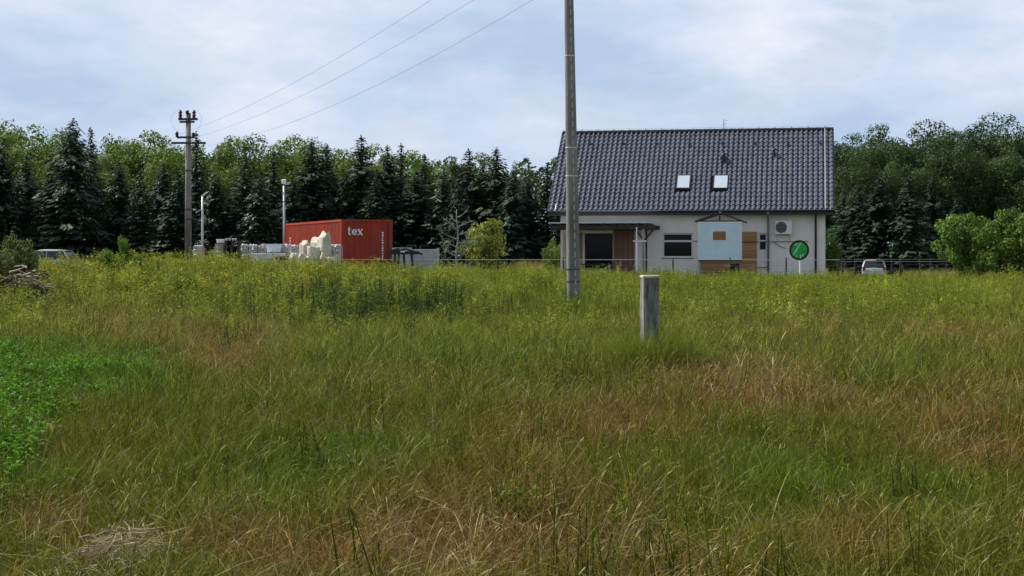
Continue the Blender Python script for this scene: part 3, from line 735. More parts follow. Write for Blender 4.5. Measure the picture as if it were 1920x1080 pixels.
# the word tex in heavy lettering, each letter its own piece
def letter(name, x0, strokes):
    mb = MB(); q = .74
    strokes = [tuple(v if (i == 0 or (st[0] == 'arc' and i > 4)) else v * q for i, v in enumerate(st)) for st in strokes]
    for k, st in enumerate(strokes):
        y = .016 - .0012 * k
        if st[0] == 'bar':
            _, xa, za, xb, zb, w = st; mb.bar((x0 + xa, y, CH - .72 + za), (x0 + xb, y, CH - .72 + zb), w, .004, up=(0, 1, 0))
        else:
            _, cx, cz_, ro, ri, a0, a1 = st; n = 18; o = len(mb.v)
            for i in range(n + 1):
                a = R(a0 + (a1 - a0) * i / n); th = .75 + .25 * abs(math.cos(a))
                for r_ in (ro, ro - (ro - ri) * th): mb.v.append((x0 + cx + r_ * math.cos(a) * .92, y - .002, CH - .72 + cz_ + r_ * math.sin(a)))
            for i in range(n): mb.f.append((o+2*i, o+2*i+1, o+2*i+3, o+2*i+2))
    return mb.build(name, M['white'], ct)
letter('letter_t', .30, [('bar', .09, .05, .09, .50, .085), ('bar', 0, .355, .22, .355, .06), ('bar', .07, .045, .21, .03, .07)])
letter('letter_e', .50, [('arc', .17, .185, .185, .09, 0, 325), ('bar', .05, .19, .335, .19, .06)])
letter('letter_x', .77, [('bar', .05, .35, .28, .02, .10), ('bar', .30, .35, .04, .02, .05), ('bar', -.01, .36, .14, .36, .04), ('bar', .22, .36, .35, .36, .04), ('bar', -.03, .012, .12, .012, .04), ('bar', .19, .012, .34, .012, .04)])
rv = random.Random(9)
def code_marks(fn, z0, z1, n):
    mb = MB(); st_ = (z1 - z0) / n
    for k in range(n):
        z = z0 + k * st_; a = .0; w = .085
        hgt = st_ * rv.uniform(.55, .85)
        fn(mb, a, w * rv.uniform(.7, 1), z, z + hgt)
    return mb
code_marks(lambda m_, a, w, z0, z1: m_.box(1.93 + a, 1.93 + a + w, .018, .026, z0, z1), .75, 2.05, 11).build('white_code', M['white'], ct)
code_marks(lambda m_, a, w, z0, z1: m_.box(.018, .026, CL - .9 - w * 2.6, CL - .9, z0, z1), .9, 1.9, 7).build('white_code', M['lime'], ct)

# ------------------------------------------------------------------ stone yard
def rock(seed, sx, sy, sz, peak=0.0, n=5):
    """rough quarried block: a box grid pushed about, optional peaked top"""
    r_ = random.Random(seed); mb = MB(); idx = {}
    def vert(i, j, k):
        if (i, j, k) not in idx:
            u, v, w = i / n, j / n, k / n
            x, y, z = (u - .5) * sx, (v - .5) * sy, w * sz
            top = 1 - peak * abs(u - .55) * 1.6
            z *= top
            j_ = .04
            x += r_.uniform(-j_, j_) * sx; y += r_.uniform(-j_, j_) * sy; z += r_.uniform(-j_, j_) * sz * (w > 0)
            rr = 1 - .12 * (abs(u - .5) * 2) ** 4 * (abs(v - .5) * 2) ** 4
            idx[(i, j, k)] = len(mb.v); mb.v.append((x * rr, y * rr, z))
        return idx[(i, j, k)]
    for a in range(n):
        for b in range(n):
            for (p, q) in ((0, 1), (n, 0)):
                mb.f.append((vert(a, p, b), vert(a+1, p, b), vert(a+1, p, b+1), vert(a, p, b+1)))
                mb.f.append((vert(p, a, b), vert(p, a+1, b), vert(p, a+1, b+1), vert(p, a, b+1)))
            mb.f.append((vert(a, b, n), vert(a+1, b, n), vert(a+1, b+1, n), vert(a, b+1, n)))
    return mb
def stone(px0, px1, py, D, depth, seed, label, peak=.0, rz=.3, sink=.2):
    g_ = G((px0 + px1) / 2, D); wd = (px1 - px0) / F * D; ht = P(0, py, D).z - g_.z
    o = rock(seed, wd, depth, ht + sink, peak).build('stone_block', M['lime']); o.location = g_ - Vector((0, 0, sink)); o.rotation_euler = (0, 0, rz)
    tag(o, label, 'stone', 'quarried limestone pieces'); return o
stone(598, 617, 435, 69.5, .75, 11, 'tallest pale limestone slab with chipped top before the red container', .16, .5)
stone(577, 599, 464, 69.2, .55, 12, 'low squared limestone block at the foot of the tallest slab', .0, .35)
stone(586, 602, 446, 70.6, .7, 13, 'white stepped limestone slab leaning behind the squared block', .12, .6)
stone(564, 579, 451, 70.9, .5, 14, 'thin upright white limestone fragment beside the red container', .1, .6)
rk = random.Random(50)
for k, px in enumerate((548, 556, 566, 572, 581, 590, 604, 612, 622, 631)):
    w_ = rk.uniform(8, 15); stone(px - w_ / 2, px + w_ / 2, rk.uniform(470, 482), 68.6 + rk.uniform(-.2, .3), rk.uniform(.2, .4), 200 + k, 'broken limestone rubble at the foot of the pale slabs', rk.uniform(0, .5), rk.uniform(-.8, .8), .1)
# crates of white stones
def crate(px0, px1, py, D, label, seed, depth=.7):
    g_ = G((px0 + px1) / 2, D); w_ = (px1 - px0) / F * D; hh = P(0, py, D).z - g_.z
    c = empty('stone_crate', g_, R(rnd.uniform(-6, 6)), label, 'crate', 'wire crates of stone in the yard')
    fr = MB(); x0, x1, y0, y1 = -w_/2, w_/2, -depth/2, depth/2
    for x in (x0, x1):
        for y in (y0, y1): fr.bar((x, y, -.05), (x, y, hh), .035)
    for z in (.12, hh):
        for (p, q) in (((x0, y0), (x1, y0)), ((x1, y0), (x1, y1)), ((x1, y1), (x0, y1)), ((x0, y1), (x0, y0))): fr.bar((*p, z), (*q, z), .03)
    fr.build('wire_frame', M['metal'], c)
    MB().box(x0 + .02, x1 - .02, y0 + .02, y1 - .02, -.05, .10).build('pallet', M['palewood'], c)
    r_ = random.Random(seed); st_ = MB()
    for k in range(int(130 * w_ * hh)):
        s_ = r_.uniform(.07, .14); side = r_.random()
        p_ = Vector((r_.uniform(x0 + .05, x1 - .05), y0 + .06 if side < .5 else r_.uniform(y0 + .06, y1 - .06), r_.uniform(.13, hh - .02)))
        if .5 <= side < .75: p_.x = x0 + .06
        elif side >= .75: p_.z = hh - .02
        vs_ = [p_ + Vector((r_.uniform(.6, 1) * s_ * dx, r_.uniform(.5, .8) * s_ * dy, r_.uniform(.6, 1) * s_ * dz)) for dx, dy, dz in ((1,0,0),(-1,0,0),(0,1,0),(0,-1,0),(0,0,1),(0,0,-1))]
        st_.add(vs_, [(0,2,4),(2,1,4),(1,3,4),(3,0,4),(2,0,5),(1,2,5),(3,1,5),(0,3,5)])
    tag(st_.build('stones', M['chalk'], c), kind='stuff')
    MB().box(x0 + .07, x1 - .07, y0 + .09, y1 - .09, .10, hh - .05).build('stone_core', M['chalk'], c)
crate(617.5, 640, 461, 70.2, 'wire crate of white stones against the red container corner', 1)
crate(366.5, 379, 462, 75, 'narrow wire crate of stones beside the short lamp post', 2)
crate(453, 466, 460.5, 75, 'wire crate of white stones beside the black pallet stack', 3)
crate(468, 482, 461, 75, 'wire crate of white stones between two like crates', 4)
crate(483, 500, 460.5, 75, 'wire crate of white stones left of the pale blue tub', 5)
crate(530, 545, 460.5, 73.5, 'wire crate of white stones right of the pale blue tub', 6)
crate(546, 562, 462, 72.5, 'wire crate of white stones before the far end of red container', 7)
# pale blue tub
g_ = G(515, 73); hh = P(0, 457.5, 73).z - g_.z; zb = P(0, 473.5, 73).z - g_.z
tub = empty('plastic_tub', g_, 0, 'pale blue tapered plastic tub standing on white slabs', 'tub')
w0, w1 = .30, .37
mb = MB().add([(-w0,-.25,zb),(w0-.03,-.25,zb),(w0-.03,.25,zb),(-w0,.25,zb),(-w1,-.32,hh),(w1,-.32,hh),(w1,.32,hh),(-w1,.32,hh),(-w1+.04,-.28,hh),(w1-.04,-.28,hh),(w1-.04,.28,hh),(-w1+.04,.28,hh),(-w0+.04,-.2,zb+.05),(w0-.07,-.2,zb+.05),(w0-.07,.2,zb+.05),(-w0+.04,.2,zb+.05)],
               [(0,3,2,1),(0,1,5,4),(1,2,6,5),(2,3,7,6),(3,0,4,7),(4,5,9,8),(5,6,10,9),(6,7,11,10),(7,4,8,11),(8,9,13,12),(9,10,14,13),(10,11,15,14),(11,8,12,15),(12,13,14,15)])
mb.build('shell', M['tarp'], tub); MB().bar((-w1 - .02, -.335, hh - .03), (w1 + .02, -.335, hh - .03), .04).build('rim', M['tarp'], tub)
sb_ = empty('slab_stack', G(505, 72.6), R(5), 'stack of white stone slabs under the pale blue tub', 'stone')
z_ = 0.0
zt_ = P(0, 474.5, 72.6).z - sb_.location.z
nsl = 4
for k in range(nsl):
    MB().bbox(-.85 + rnd.uniform(-.08, .08), .8 + rnd.uniform(-.1, .1), -.5, .5, -.1 + k * (zt_ + .1) / nsl, -.1 + (k + 1) * (zt_ + .1) / nsl - .015, .015).build('slab', M['chalk'], sb_)
lg_ = empty('log_roll', G(533, 71.5), R(4), 'dark tarred roll lying among white slabs', 'roll')
zc = P(0, 484, 71.5).z - lg_.location.z
MB().tube([(-.42, 0, zc), (-.40, 0, zc), (.5, .05, zc), (.52, .05, zc)], [.09, .12, .12, .09], 14).build('roll_body', M['darkwood'], lg_, True)
MB().bbox(-.5, .6, -.25, .3, -.1, zc - .12, .02).build('bed_block', M['greyblock'], lg_)
# rusty scrap and dark pallet stack
sc_ = empty('scrap_heap', G(400, 73), 0, 'tangled heap of rusty iron and timber offcuts beside lamp post', 'scrap heap')
zt_ = P(0, 465, 73).z - sc_.location.z
rs = random.Random(21)
for k in range(34):
    a = rs.uniform(0, 6.28); l = rs.uniform(.25, .6); c = Vector((rs.uniform(-.42, .42), rs.uniform(-.3, .3), rs.uniform(.1, zt_ - .1)))
    d_ = Vector((math.cos(a), math.sin(a) * .6, rs.uniform(-.35, .35))) * l / 2
    MB().bar(c - d_, c + d_, rs.uniform(.03, .09), rs.uniform(.03, .12)).build('offcut', rs.choice([M['rust'], M['rust'], M['darkwood'], M['palewood'], M['chalk']]), sc_)
ps = empty('pallet_stack', G(436, 73.5), R(6), 'tall black stack of pallets topped by white pots', 'pallets')
zt_ = P(0, 451, 73.5).z - ps.location.z
npal = 7; hpal = (zt_ + .1) / npal
for k in range(npal):
    p_ = empty('pallet', (rs.uniform(-.04, .04), rs.uniform(-.04, .04), -.1 + k * hpal), rs.uniform(-.08, .08)); p_.parent = ps
    for i in range(4): MB().box(-.38, .38, -.4 + i * .215, -.4 + i * .215 + .16, hpal - .03, hpal - .004).build('board', M['darkwood'] if k != 4 else M['black'], p_)
    for i in range(3): MB().box(-.36 + i * .31, -.26 + i * .31, -.4, .4, 0.0, hpal - .032).build('bearer', M['darkwood'], p_)
st2 = empty('timber_crate', G(414, 74), R(-5), 'low weathered timber crate beside the black pallet stack', 'crate')
zz = P(0, 456, 74).z - st2.location.z
for k in range(6): MB().box(-.2, .2, -.3, .3, -.1 + k * (zz + .1) / 6, -.1 + (k + 1) * (zz + .1) / 6 - .02).build('plank', M['palewood'], st2)
for k, px in enumerate((409, 414, 419, 425, 431, 437, 442)):
    D = 74 if px < 422 else 73.5
    q = P(px, 451 if px > 422 else 455.5, D); s_ = .09 if k < 3 else .055
    o = MB().tube([(0, 0, 0), (0, 0, s_ * .2), (0, 0, s_ * 1.7), (0, 0, s_ * 1.9)], [s_ * .55, s_ * .65, s_, s_ * .9], 10).build('white_pot', M['white'])
    o.location = (q.x, q.y, (ps.location.z + P(0, 451, 73.5).z - ps.location.z) if px > 422 else q.z + .0)
    tag(o, 'small white pot on the timber crate' if px < 422 else 'tiny white pot on top of the black pallet stack', 'pot', 'white pots on the stacks' if px > 422 else 'white pots on the crate')
# concrete slab wall
cw = empty('concrete_slab_wall', G(735, 73.8), 0, 'low grey concrete slab wall beside the black garden table', 'wall')
zw = P(0, 465.5, 74).z - cw.location.z
for k, (a, b, top, dy) in enumerate(((0, .93, zw + .04, 0), (.95, 2.16, zw - .04, .25))):
    for r__ in range(3):
        MB().bbox(a, b, dy, dy + .12, -.2 + r__ * (top + .2) / 3, -.2 + (r__ + 1) * (top + .2) / 3 - .008, .008).build('slab', M['greyblock'], cw)
MB().box(2.05, 2.17, .18, .245, -.2, zw + .02).build('post', M['conc_top'], cw)
# black garden table with tilted tops
bt = empty('black_garden_table', G(762, 69), 0, 'black garden table with sloping wings and splayed legs by the fence', 'table')
def bl(px, py, y=0.0): q = P(px, py, 69) - bt.location; return Vector((q.x, y, q.z))
for a, b in (((733, 474), (760, 466.5)), ((762, 466.5), (792, 476)), ((734, 470.5), (748, 466))):
    for y0 in (-.3, 0.02): 
        p, q = bl(*a), bl(*b); MB().add([(p.x, y0, p.z - .05), (q.x, y0, q.z - .05), (q.x, y0 + .28, q.z - .05), (p.x, y0 + .28, p.z - .05), (p.x, y0, p.z + .03), (q.x, y0, q.z + .03), (q.x, y0 + .28, q.z + .03), (p.x, y0 + .28, p.z + .03)], [(0,3,2,1),(4,5,6,7),(0,1,5,4),(1,2,6,5),(2,3,7,6),(3,0,4,7)]).build('top_board', M['black'], bt)
MB().box(bl(736, 470).x, bl(786, 470).x, -.25, .2, bl(0, 477).z, bl(0, 471).z).build('top_frame', M['black'], bt)
for a, b in (((741, 474), (735, 505)), ((757, 476), (761, 505)), ((748, 476), (744, 505)), ((771, 474), (777, 508))):
    for y in (-.22, .16): p, q = bl(*a), bl(*b); MB().bar((p.x, y, p.z), (q.x, y * 1.4, -.05), .07, .06).build('leg', M['black'], bt)
MB().box(bl(752, 0).x, bl(760, 0).x, -.33, -.305, bl(0, 473).z, bl(0, 470.5).z).build('pale_tag', M['white'], bt)
# lamp posts
def lamp(px, D, top_py, label, head):
    g_ = G(px, D); h_ = P(0, top_py, D).z - g_.z
    r_ = empty('lamp_post', g_, 0, label, 'lamp post', 'lamp posts in the yard')
    MB().tube([(0, 0, -.2), (0, 0, h_ * .5), (0, 0, h_)], [.062, .055, .045], 12).build('pole', M['metal'], r_, True)
    if head == 'tilt':
        MB().bar((-.02, -.05, h_ - .03), (.24, -.1, h_ + .17), .16, .05).build('lamp_head', M['white'], r_)
        MB().bar((0, 0, h_ - .36), (.12, -.04, h_ - .36), .07, .05).build('sensor_box', M['white'], r_)
        MB().bar((-.02, .02, h_ - .62), (-.32, .02, h_ - .82), .1, .03).build('solar_panel', M['tarp'], r_)
    else:
        MB().bbox(-.1, .1, -.12, .1, h_ - .02, h_ + .2, .03).build('lamp_head', M['white'], r_)
        MB().bar((-.03, -.05, h_ - .55), (-.03, -.05, h_ - .4), .06).build('sensor_box', M['white'], r_)
        MB().tube([(0, 0, h_ * .8), (0, 0, h_ * .8 + .04)], .06, 12).build('collar', M['darkmetal'], r_)
lamp(379.5, 76, 367, 'short lamp post with tilted head beside the stone crates', 'tilt')
lamp(532.5, 77, 344, 'taller lamp post with square white head beside the red container', 'box')

# ------------------------------------------------------------------ cars
def car(name, loc, rz, label, hatch=True):
    c = empty(name, loc, rz, label, 'car')
    Lc, HW = 4.25, .86
    # lower body: stations from rear (y=0) to nose (y=Lc); car's rear faces -y
    st_ = [(0.0, .50, .74, .70), (.05, .34, .86, .79), (.25, .26, .95, .85), (.9, .24, .96, HW), (2.0, .22, .93, HW), (2.9, .22, .92, HW), (3.6, .24, .84, .84), (4.05, .28, .72, .76), (4.25, .40, .60, .62)]
    b = MB(); nsec = 10
    for (y, z0, z1, hw_) in st_:
        for k in range(nsec):
            a = 2 * math.pi * (k + .5) / nsec
            cx_ = math.copysign(abs(math.cos(a)) ** .45, math.cos(a)) * hw_; cz_ = math.copysign(abs(math.sin(a)) ** .55, math.sin(a))
            b.v.append((cx_, y, (z0 + z1) / 2 + cz_ * (z1 - z0) / 2))
    for i in range(len(st_) - 1):
        for k in range(nsec):
            q = (k + 1) % nsec; b.f.append((i*nsec+k, i*nsec+q, (i+1)*nsec+q, (i+1)*nsec+k))
    b.f.append(tuple(reversed(range(nsec)))); b.f.append(tuple((len(st_)-1)*nsec + k for k in range(nsec)))
    b.build('body', M['silver'], c, True)
    # greenhouse
    gh = [(.10, .92, .74, .90), (.48, 1.38, .60, .93), (.9, 1.44, .60, .95), (1.9, 1.45, .62, .93), (2.35, 1.38, .60, .92), (3.05, .93, .70, .90)]
    g2 = MB()
    for (y, zt, wt_, zb_) in gh:
        wb = .80
        for sx, zz in ((-wb, zb_ - .06), (-wt_, zt - .03), (-wt_ + .12, zt), (wt_ - .12, zt), (wt_, zt - .03), (wb, zb_ - .06)): g2.v.append((sx, y, max(zz, zb_ - .06)))
    for i in range(len(gh) - 1):
        for k in range(5): g2.f.append((i*6+k, i*6+k+1, (i+1)*6+k+1, (i+1)*6+k))
    g2.f.append((5,4,3,2,1,0)); g2.build('cabin', M['carglass'], c)
    rf = MB()
    for (y, z) in ((.40, 1.35), (.52, 1.41), (.9, 1.462), (1.9, 1.468), (2.3, 1.41)):
        for sx, dz in ((-.63, -.06), (-.55, -.008), (0, .012), (.55, -.008), (.63, -.06)): rf.v.append((sx, y, z + dz))
    for i in range(4):
        for k in range(4): rf.f.append((i*5+k, i*5+k+1, (i+1)*5+k+1, (i+1)*5+k))
    rf.build('roof_panel', M['silver'], c, True)
    for s_ in (-1, 1):
        MB().bar((s_ * .80, .07, .90), (s_ * .625, .46, 1.37), .09, .05).bar((s_ * .625, .46, 1.38), (s_ * .64, 2.3, 1.38), .05, .05).bar((s_ * .64, 2.3, 1.38), (s_ * .75, 3.05, .93), .06, .05).bar((s_ * .815, 1.5, .92), (s_ * .635, 1.55, 1.4), .05, .06).build('pillar', M['silver'], c)
        MB().bbox(s_ * .82 - .05, s_ * .82 + .05, 2.62, 2.75, .93, 1.06, .02).build('mirror', M['silver'], c) if False else MB().bbox(s_ * .93 - .09, s_ * .93 + .09, 2.55, 2.68, .90, 1.03, .02).build('mirror', M['black'], c)
        MB().bbox(s_ * .70 - .10, s_ * .70 + .10, .0, .10, .66, .86, .02).build('tail_light', M['lamp_red'], c)
        for y in (.75, 3.35):
            w = MB().tube([(s_ * .70, y, .30), (s_ * .72, y, .30), (s_ * .85, y, .30), (s_ * .87, y, .30)], [.27, .31, .31, .27], 18).build('wheel', M['tyre'], c)
            MB().disc((s_ * .872, y, .30), .19, 14, 'x', .02).build('rim', M['metal'], w)
        MB().bbox(s_ * .6 - .14, s_ * .6 + .14, 4.02, 4.16, .56, .68, .02).build('headlight', M['white'], c)
    MB().bbox(-.82, .82, -.06, .12, .38, .56, .03).build('rear_bumper', M['silver'], c)
    MB().bbox(-.27, .27, -.012, .01, .62, .73, .004).build('number_plate', M['plate'], c)
    MB().box(-.62, .62, .4, .46, 1.375, 1.395).build('tailgate_spoiler', M['silver'], c)
    return c
g_ = G(1639, 113)
car('parked_car', (g_.x, g_.y, g_.z - .08), R(-11), 'silver hatchback parked by the dark field fence, rear outward')
g_ = G(140, 100)
car('parked_car', (g_.x, g_.y, P(0, 467.5, 100).z - 1.475), R(82), 'silver car half hidden behind the yellow weeds', True)

# ------------------------------------------------------------------ woodpile at the left edge
wp_ = empty('brushwood_pile', G(52, 38), 0, 'heap of pale cut branches beside the dull bush', 'woodpile')
rw = random.Random(31)
zt_ = P(0, 497, 38).z - wp_.location.z
for k in range(64):
    fx = rw.uniform(-.42, .5); hmax = zt_ * (1 - .35 * abs(fx + .1))
    c = Vector((fx, rw.uniform(-.5, .4), rw.uniform(.15, hmax))); a = rw.uniform(-.9, .9) + (math.pi if rw.random() < .5 else 0)
    l = rw.uniform(.2, .55); d_ = Vector((math.cos(a), math.sin(a), rw.uniform(-.55, .55))) * l / 2
    mid = c + Vector((rw.uniform(-.04, .04), 0, rw.uniform(-.03, .05))); r_ = rw.uniform(.012, .032)
    MB().tube([c - d_, mid, c + d_], [r_, r_ * .9, r_ * .7], 6).build('branch', rw.choice([M['logwood'], M['logwood'], M['palewood'], M['rust'], M['bark'], M['bark']]), wp_)
MB().add([(-.5,-.4,-.1),(.5,-.4,-.1),(.5,.4,-.1),(-.5,.4,-.1),(-.3,-.2,zt_*.6),(.25,-.2,zt_*.55),(.25,.2,zt_*.55),(-.3,.2,zt_*.6)], [(0,1,5,4),(1,2,6,5),(2,3,7,6),(3,0,4,7),(4,5,6,7)]).build('rotten_core', M['bark'], wp_)

# ------------------------------------------------------------------ trees
def leaves(P_, Nrm, size, rs_, aspect=0.6, drop=0.0):
    """one folded diamond leaf clump per point"""
    n_ = len(P_)
    rv_ = rs_.normal(size=(n_, 3)); Nn = Nrm / np.linalg.norm(Nrm, axis=1, keepdims=True)
    u = np.cross(Nn, rv_); u /= np.linalg.norm(u, axis=1, keepdims=True) + 1e-9
    w = np.cross(Nn, u)
    s = (size * rs_.uniform(.55, 1.45, n_))[:, None]
    a = P_ - u * s; b = P_ + w * s * aspect + Nn * s * .18; c = P_ + u * s * 1.1 - np.array([0, 0, drop]) * s; d = P_ - w * s * aspect + Nn * s * .18
    V_ = np.stack([a, b, c, d], 1).reshape(-1, 3)
    F_ = np.arange(n_ * 4).reshape(n_, 4)
    return V_, F_
def crown(seed, H, W, z0, nblob, nleaf, size, shape='round', blobr=(.16, .30)):
    rs_ = np.random.default_rng(seed)
    cs, rr = [], []
    hc = (H - z0) / 2; zc_ = z0 + hc
    while len(cs) < nblob:
        d = rs_.normal(size=3); d /= np.linalg.norm(d); t = rs_.uniform(.35, .88)
        p = d * t
        wz = 1.0
        if shape == 'column': wz = 1.0 - .25 * max(p[2], 0)
        if shape == 'flame': wz = (1 - .55 * (p[2] + 1) / 2) * 1.25
        cs.append((p[0] * W / 2 * wz, p[1] * W / 2 * wz, zc_ + p[2] * hc)); rr.append(rs_.uniform(*blobr) * min(W, H - z0) * (.8 if p[2] > .5 else 1))
    cs, rr = np.array(cs), np.array(rr)
    k = rs_.choice(nblob, nleaf, p=rr ** 2 / (rr ** 2).sum())
    d = rs_.normal(size=(nleaf, 3)); d /= np.linalg.norm(d, axis=1, keepdims=True)
    rad = rr[k] * (0.55 + .5 * rs_.random(nleaf) ** .6) * (1 + .12 * np.sin(d[:, 0] * 7 + k) * np.cos(d[:, 1] * 6))
    Pp = cs[k] + d * rad[:, None] * np.array([1, 1, .8])
    Nn = d + rs_.normal(size=(nleaf, 3)) * .55 + np.array([0, 0, .45])
    V_, F_ = leaves(Pp, Nn, size, rs_)
    return V_, F_, cs
def trunk_mesh(name, cs, H, z0, r0, m_, nl=9, seed=0):
    r_ = random.Random(seed); mb = MB()
    top = z0 + (H - z0) * .6
    pts = [(r_.uniform(-.08, .08) * k, r_.uniform(-.08, .08) * k, -.3 + (top + .3) * k / 5) for k in range(6)]
    mb.tube(pts, [r0 * (1.25 if k == 0 else 1 - .13 * k) for k in range(6)], 8)
    for c in cs[:: max(1, len(cs) // nl)]:
        s_ = r_.uniform(.35, .85); b_ = Vector(pts[0]).lerp(Vector(pts[-1]), s_); c = Vector(c)
        mid = b_.lerp(c, .5) + Vector((0, 0, .12 * (c - b_).length))
        mb.tube([b_, mid, c], [r0 * .42, r0 * .28, r0 * .1], 6)
    return mb.mesh(name, m_, True)
def broad(name, seed, H, W, z0, nblob, nleaf, size, m_, r0=.18, shape='round', blobr=(.16, .30), barkm='bark'):
    V_, F_, cs = crown(seed, H, W, z0, nblob, nleaf, size, shape, blobr)
    return (('trunk', trunk_mesh(name + '_trunk', cs, H, z0, r0, M[barkm], seed=seed)), ('crown', npmesh(name + '_crown', V_, F_, m_)))
def plant(parts, name, loc, sc, rz, label, cat, group=None):
    o = empty(name, loc, rz, label, cat, group); o.scale = sc if hasattr(sc, '__len__') else (sc, sc, sc)
    for pn, me in parts: link(pn, me, o)
    return o
def spruce(seed, H=10.0, Lm=2.3, sparse=1.0):
    rs_ = np.random.default_rng(seed); Ps, Ns, Ss, Tip = [], [], [], []
    mb = MB(); mb.tube([(0, 0, -.3), (0, 0, H * .5), (0, 0, H * .985)], [.16, .09, .012], 7)
    z = .35
    while z < H - .12:
        f = z / H; Lb = Lm * (1 - f) ** .82 * (.9 + .1 * math.sin(z * 3)) + .10
        nb_ = int(rs_.integers(7, 10)) if f < .9 else 5
        a0_ = rs_.uniform(0, 6.28)
        for b_ in range(nb_):
            if rs_.random() < .10 * sparse: continue
            a = a0_ + 6.283 * b_ / nb_ + rs_.uniform(-.25, .25); l = Lb * rs_.uniform(.68, 1.16)
            dirv = np.array([math.cos(a), math.sin(a)]); up = .55 * (f - .35)
            m_ = max(2, int(l / .17))
            for k in range(m_):
                t = (k + .6) / m_
                hr = l * t; zz = z + l * (up * t - .38 * t * t * (1 - f) + .20 * t ** 3)
                wdt = .30 * l * (1 - .75 * t) * (1 if f < .85 else .6) + .04
                for q in range(3 if l > .7 else 2):
                    lat = rs_.uniform(-1, 1) * wdt
                    Ps.append((dirv[0] * hr - dirv[1] * lat, dirv[1] * hr + dirv[0] * lat, zz - abs(lat) * .22 + rs_.uniform(-.04, .04)))
                    Ns.append((dirv[0] * .5 + rs_.normal() * .3, dirv[1] * .5 + rs_.normal() * .3, .9))
                    Ss.append((.10 + .09 * min(l, 1.6)) * rs_.uniform(.7, 1.25)); Tip.append(max(0, (t - .55) / .45) ** 1.5 * rs_.uniform(.1, .9))
        z += .20 + .16 * (1 - f)
    for k in range(14):
        zz = H * (.965 + .035 * k / 13); Ps.append((rs_.normal() * .03, rs_.normal() * .03, zz)); Ns.append((rs_.normal(), rs_.normal(), .3)); Ss.append(.07); Tip.append(.1)
    Ps, Ns, Ss, Tip = map(np.array, (Ps, Ns, Ss, Tip))
    n_ = len(Ps)
    Nn = Ns / np.linalg.norm(Ns, axis=1, keepdims=True)
    rad = Ps * np.array([1, 1, 0]); rad /= np.linalg.norm(rad, axis=1, keepdims=True) + 1e-6
    u = rad + rs_.normal(size=(n_, 3)) * .45 + np.array([0, 0, -.15]); u -= Nn * (u * Nn).sum(1, keepdims=True); u /= np.linalg.norm(u, axis=1, keepdims=True)
    w = np.cross(Nn, u); s = Ss[:, None]
    V_ = np.stack([Ps - u * s, Ps + w * s * .42 - Nn * s * .15, Ps + u * s * 1.15 - np.array([0, 0, .25]) * s, Ps - w * s * .42 - Nn * s * .15], 1).reshape(-1, 3)
    F_ = np.arange(n_ * 4).reshape(n_, 4)
    at_ = np.zeros((n_, 4, 4), np.float32); at_[:, :, 1] = Tip[:, None] * .38; at_[:, :, 3] = 1
    return (('trunk', mb.mesh('spruce_trunk', M['bark'], True)), ('needles', npmesh('spruce_needles', V_, F_, M['needle'], at_.reshape(-1, 4))))
SPR = [spruce(40 + k, 10.0, (2.3, 2.0, 2.6, 1.8)[k], (1, 1.6, .8, 2)[k]) for k in range(4)]
rT = random.Random(77)
def put_spruce(px, py, D, label, group, k=None, wide=1.0):
    g_ = G(px, D); h_ = P(px, py, D).z - g_.z; s_ = h_ / 10
    wide *= rT.uniform(1.2, 1.8)
    plant(SPR[rT.randrange(4) if k is None else k], 'spruce_tree', g_, (s_ * wide, s_ * wide, s_), rT.uniform(0, 6.28), label, 'tree', group).rotation_euler[0] = rT.gauss(0, .02)
LS = 'dark spruce in the row behind the yard and red container'
special = {135: 'tallest dark spruce, broad and bluish, rising behind the half hidden silver car', 173: 'slender tall spruce with bare spire beside the tallest spruce', 368: 'spruce whose tip shows just behind the power line pole arms', 452: 'spruce standing alone between the two lamp posts',
           513: 'narrow spruce just behind the taller lamp post', 585: 'tall spruce above the far end of the red container', 616: 'pale tipped spruce between two taller ones above the container', 678: 'tall pointed spruce rising over the tex lettering of the container', 727: 'nearer one of a close pair of spruces right of the container', 752: 'taller one of a close pair of spruces right of the container',
           884: 'spruce rising behind the golden shrub and dead tree', 930: 'tall full spruce right of the golden shrub', 1028: 'spruce top peeping beside the left roof edge of the house', 2: 'broad spruce behind the dull olive bush', 797: 'spruce with pointed tip above the grey concrete wall'}
for px, py, D, k, w in ((2, 268, 108, 2, 1), (48, 288, 112, 0, 1), (95, 300, 110, 1, 1.1), (135, 221, 108, 2, .95), (173, 238, 113, 3, .9), (222, 300, 110, 0, 1.05), (262, 318, 106, 1, 1.2), (305, 306, 111, 2, 1), (368, 246, 114, 3, 1),
                        (335, 322, 104, 0, 1.1), (408, 320, 108, 2, 1.1), (452, 291, 108, 1, 1.05), (486, 318, 104, 0, 1.1), (513, 280, 112, 3, 1.1), (548, 335, 105, 2, 1.05), (585, 262, 107, 0, 1.0), (616, 272, 113, 1, 1.1), (648, 322, 106, 2, 1), (678, 253, 107, 0, 1.05),
                        (706, 330, 103, 1, 1.1), (727, 271, 109, 2, .9), (752, 268, 111, 3, 1.0), (780, 318, 106, 0, 1.1), (797, 289, 110, 1, 1), (835, 318, 105, 2, 1), (884, 279, 109, 1, 1.0), (908, 300, 112, 3, 1.1), (930, 276, 108, 0, 1.0), (958, 318, 106, 2, 1.05), (990, 330, 108, 0, 1), (1028, 309, 107, 1, 1.0), (1052, 335, 112, 2, 1.1), (860, 340, 102, 0, 1.1)):
    put_spruce(px, py, D, special.get(px, 'lower dark spruce filling the row behind the yard and container'), 'spruces behind the yard', k, w)
RS = 'bluish spruce before the dark wood right of the house'
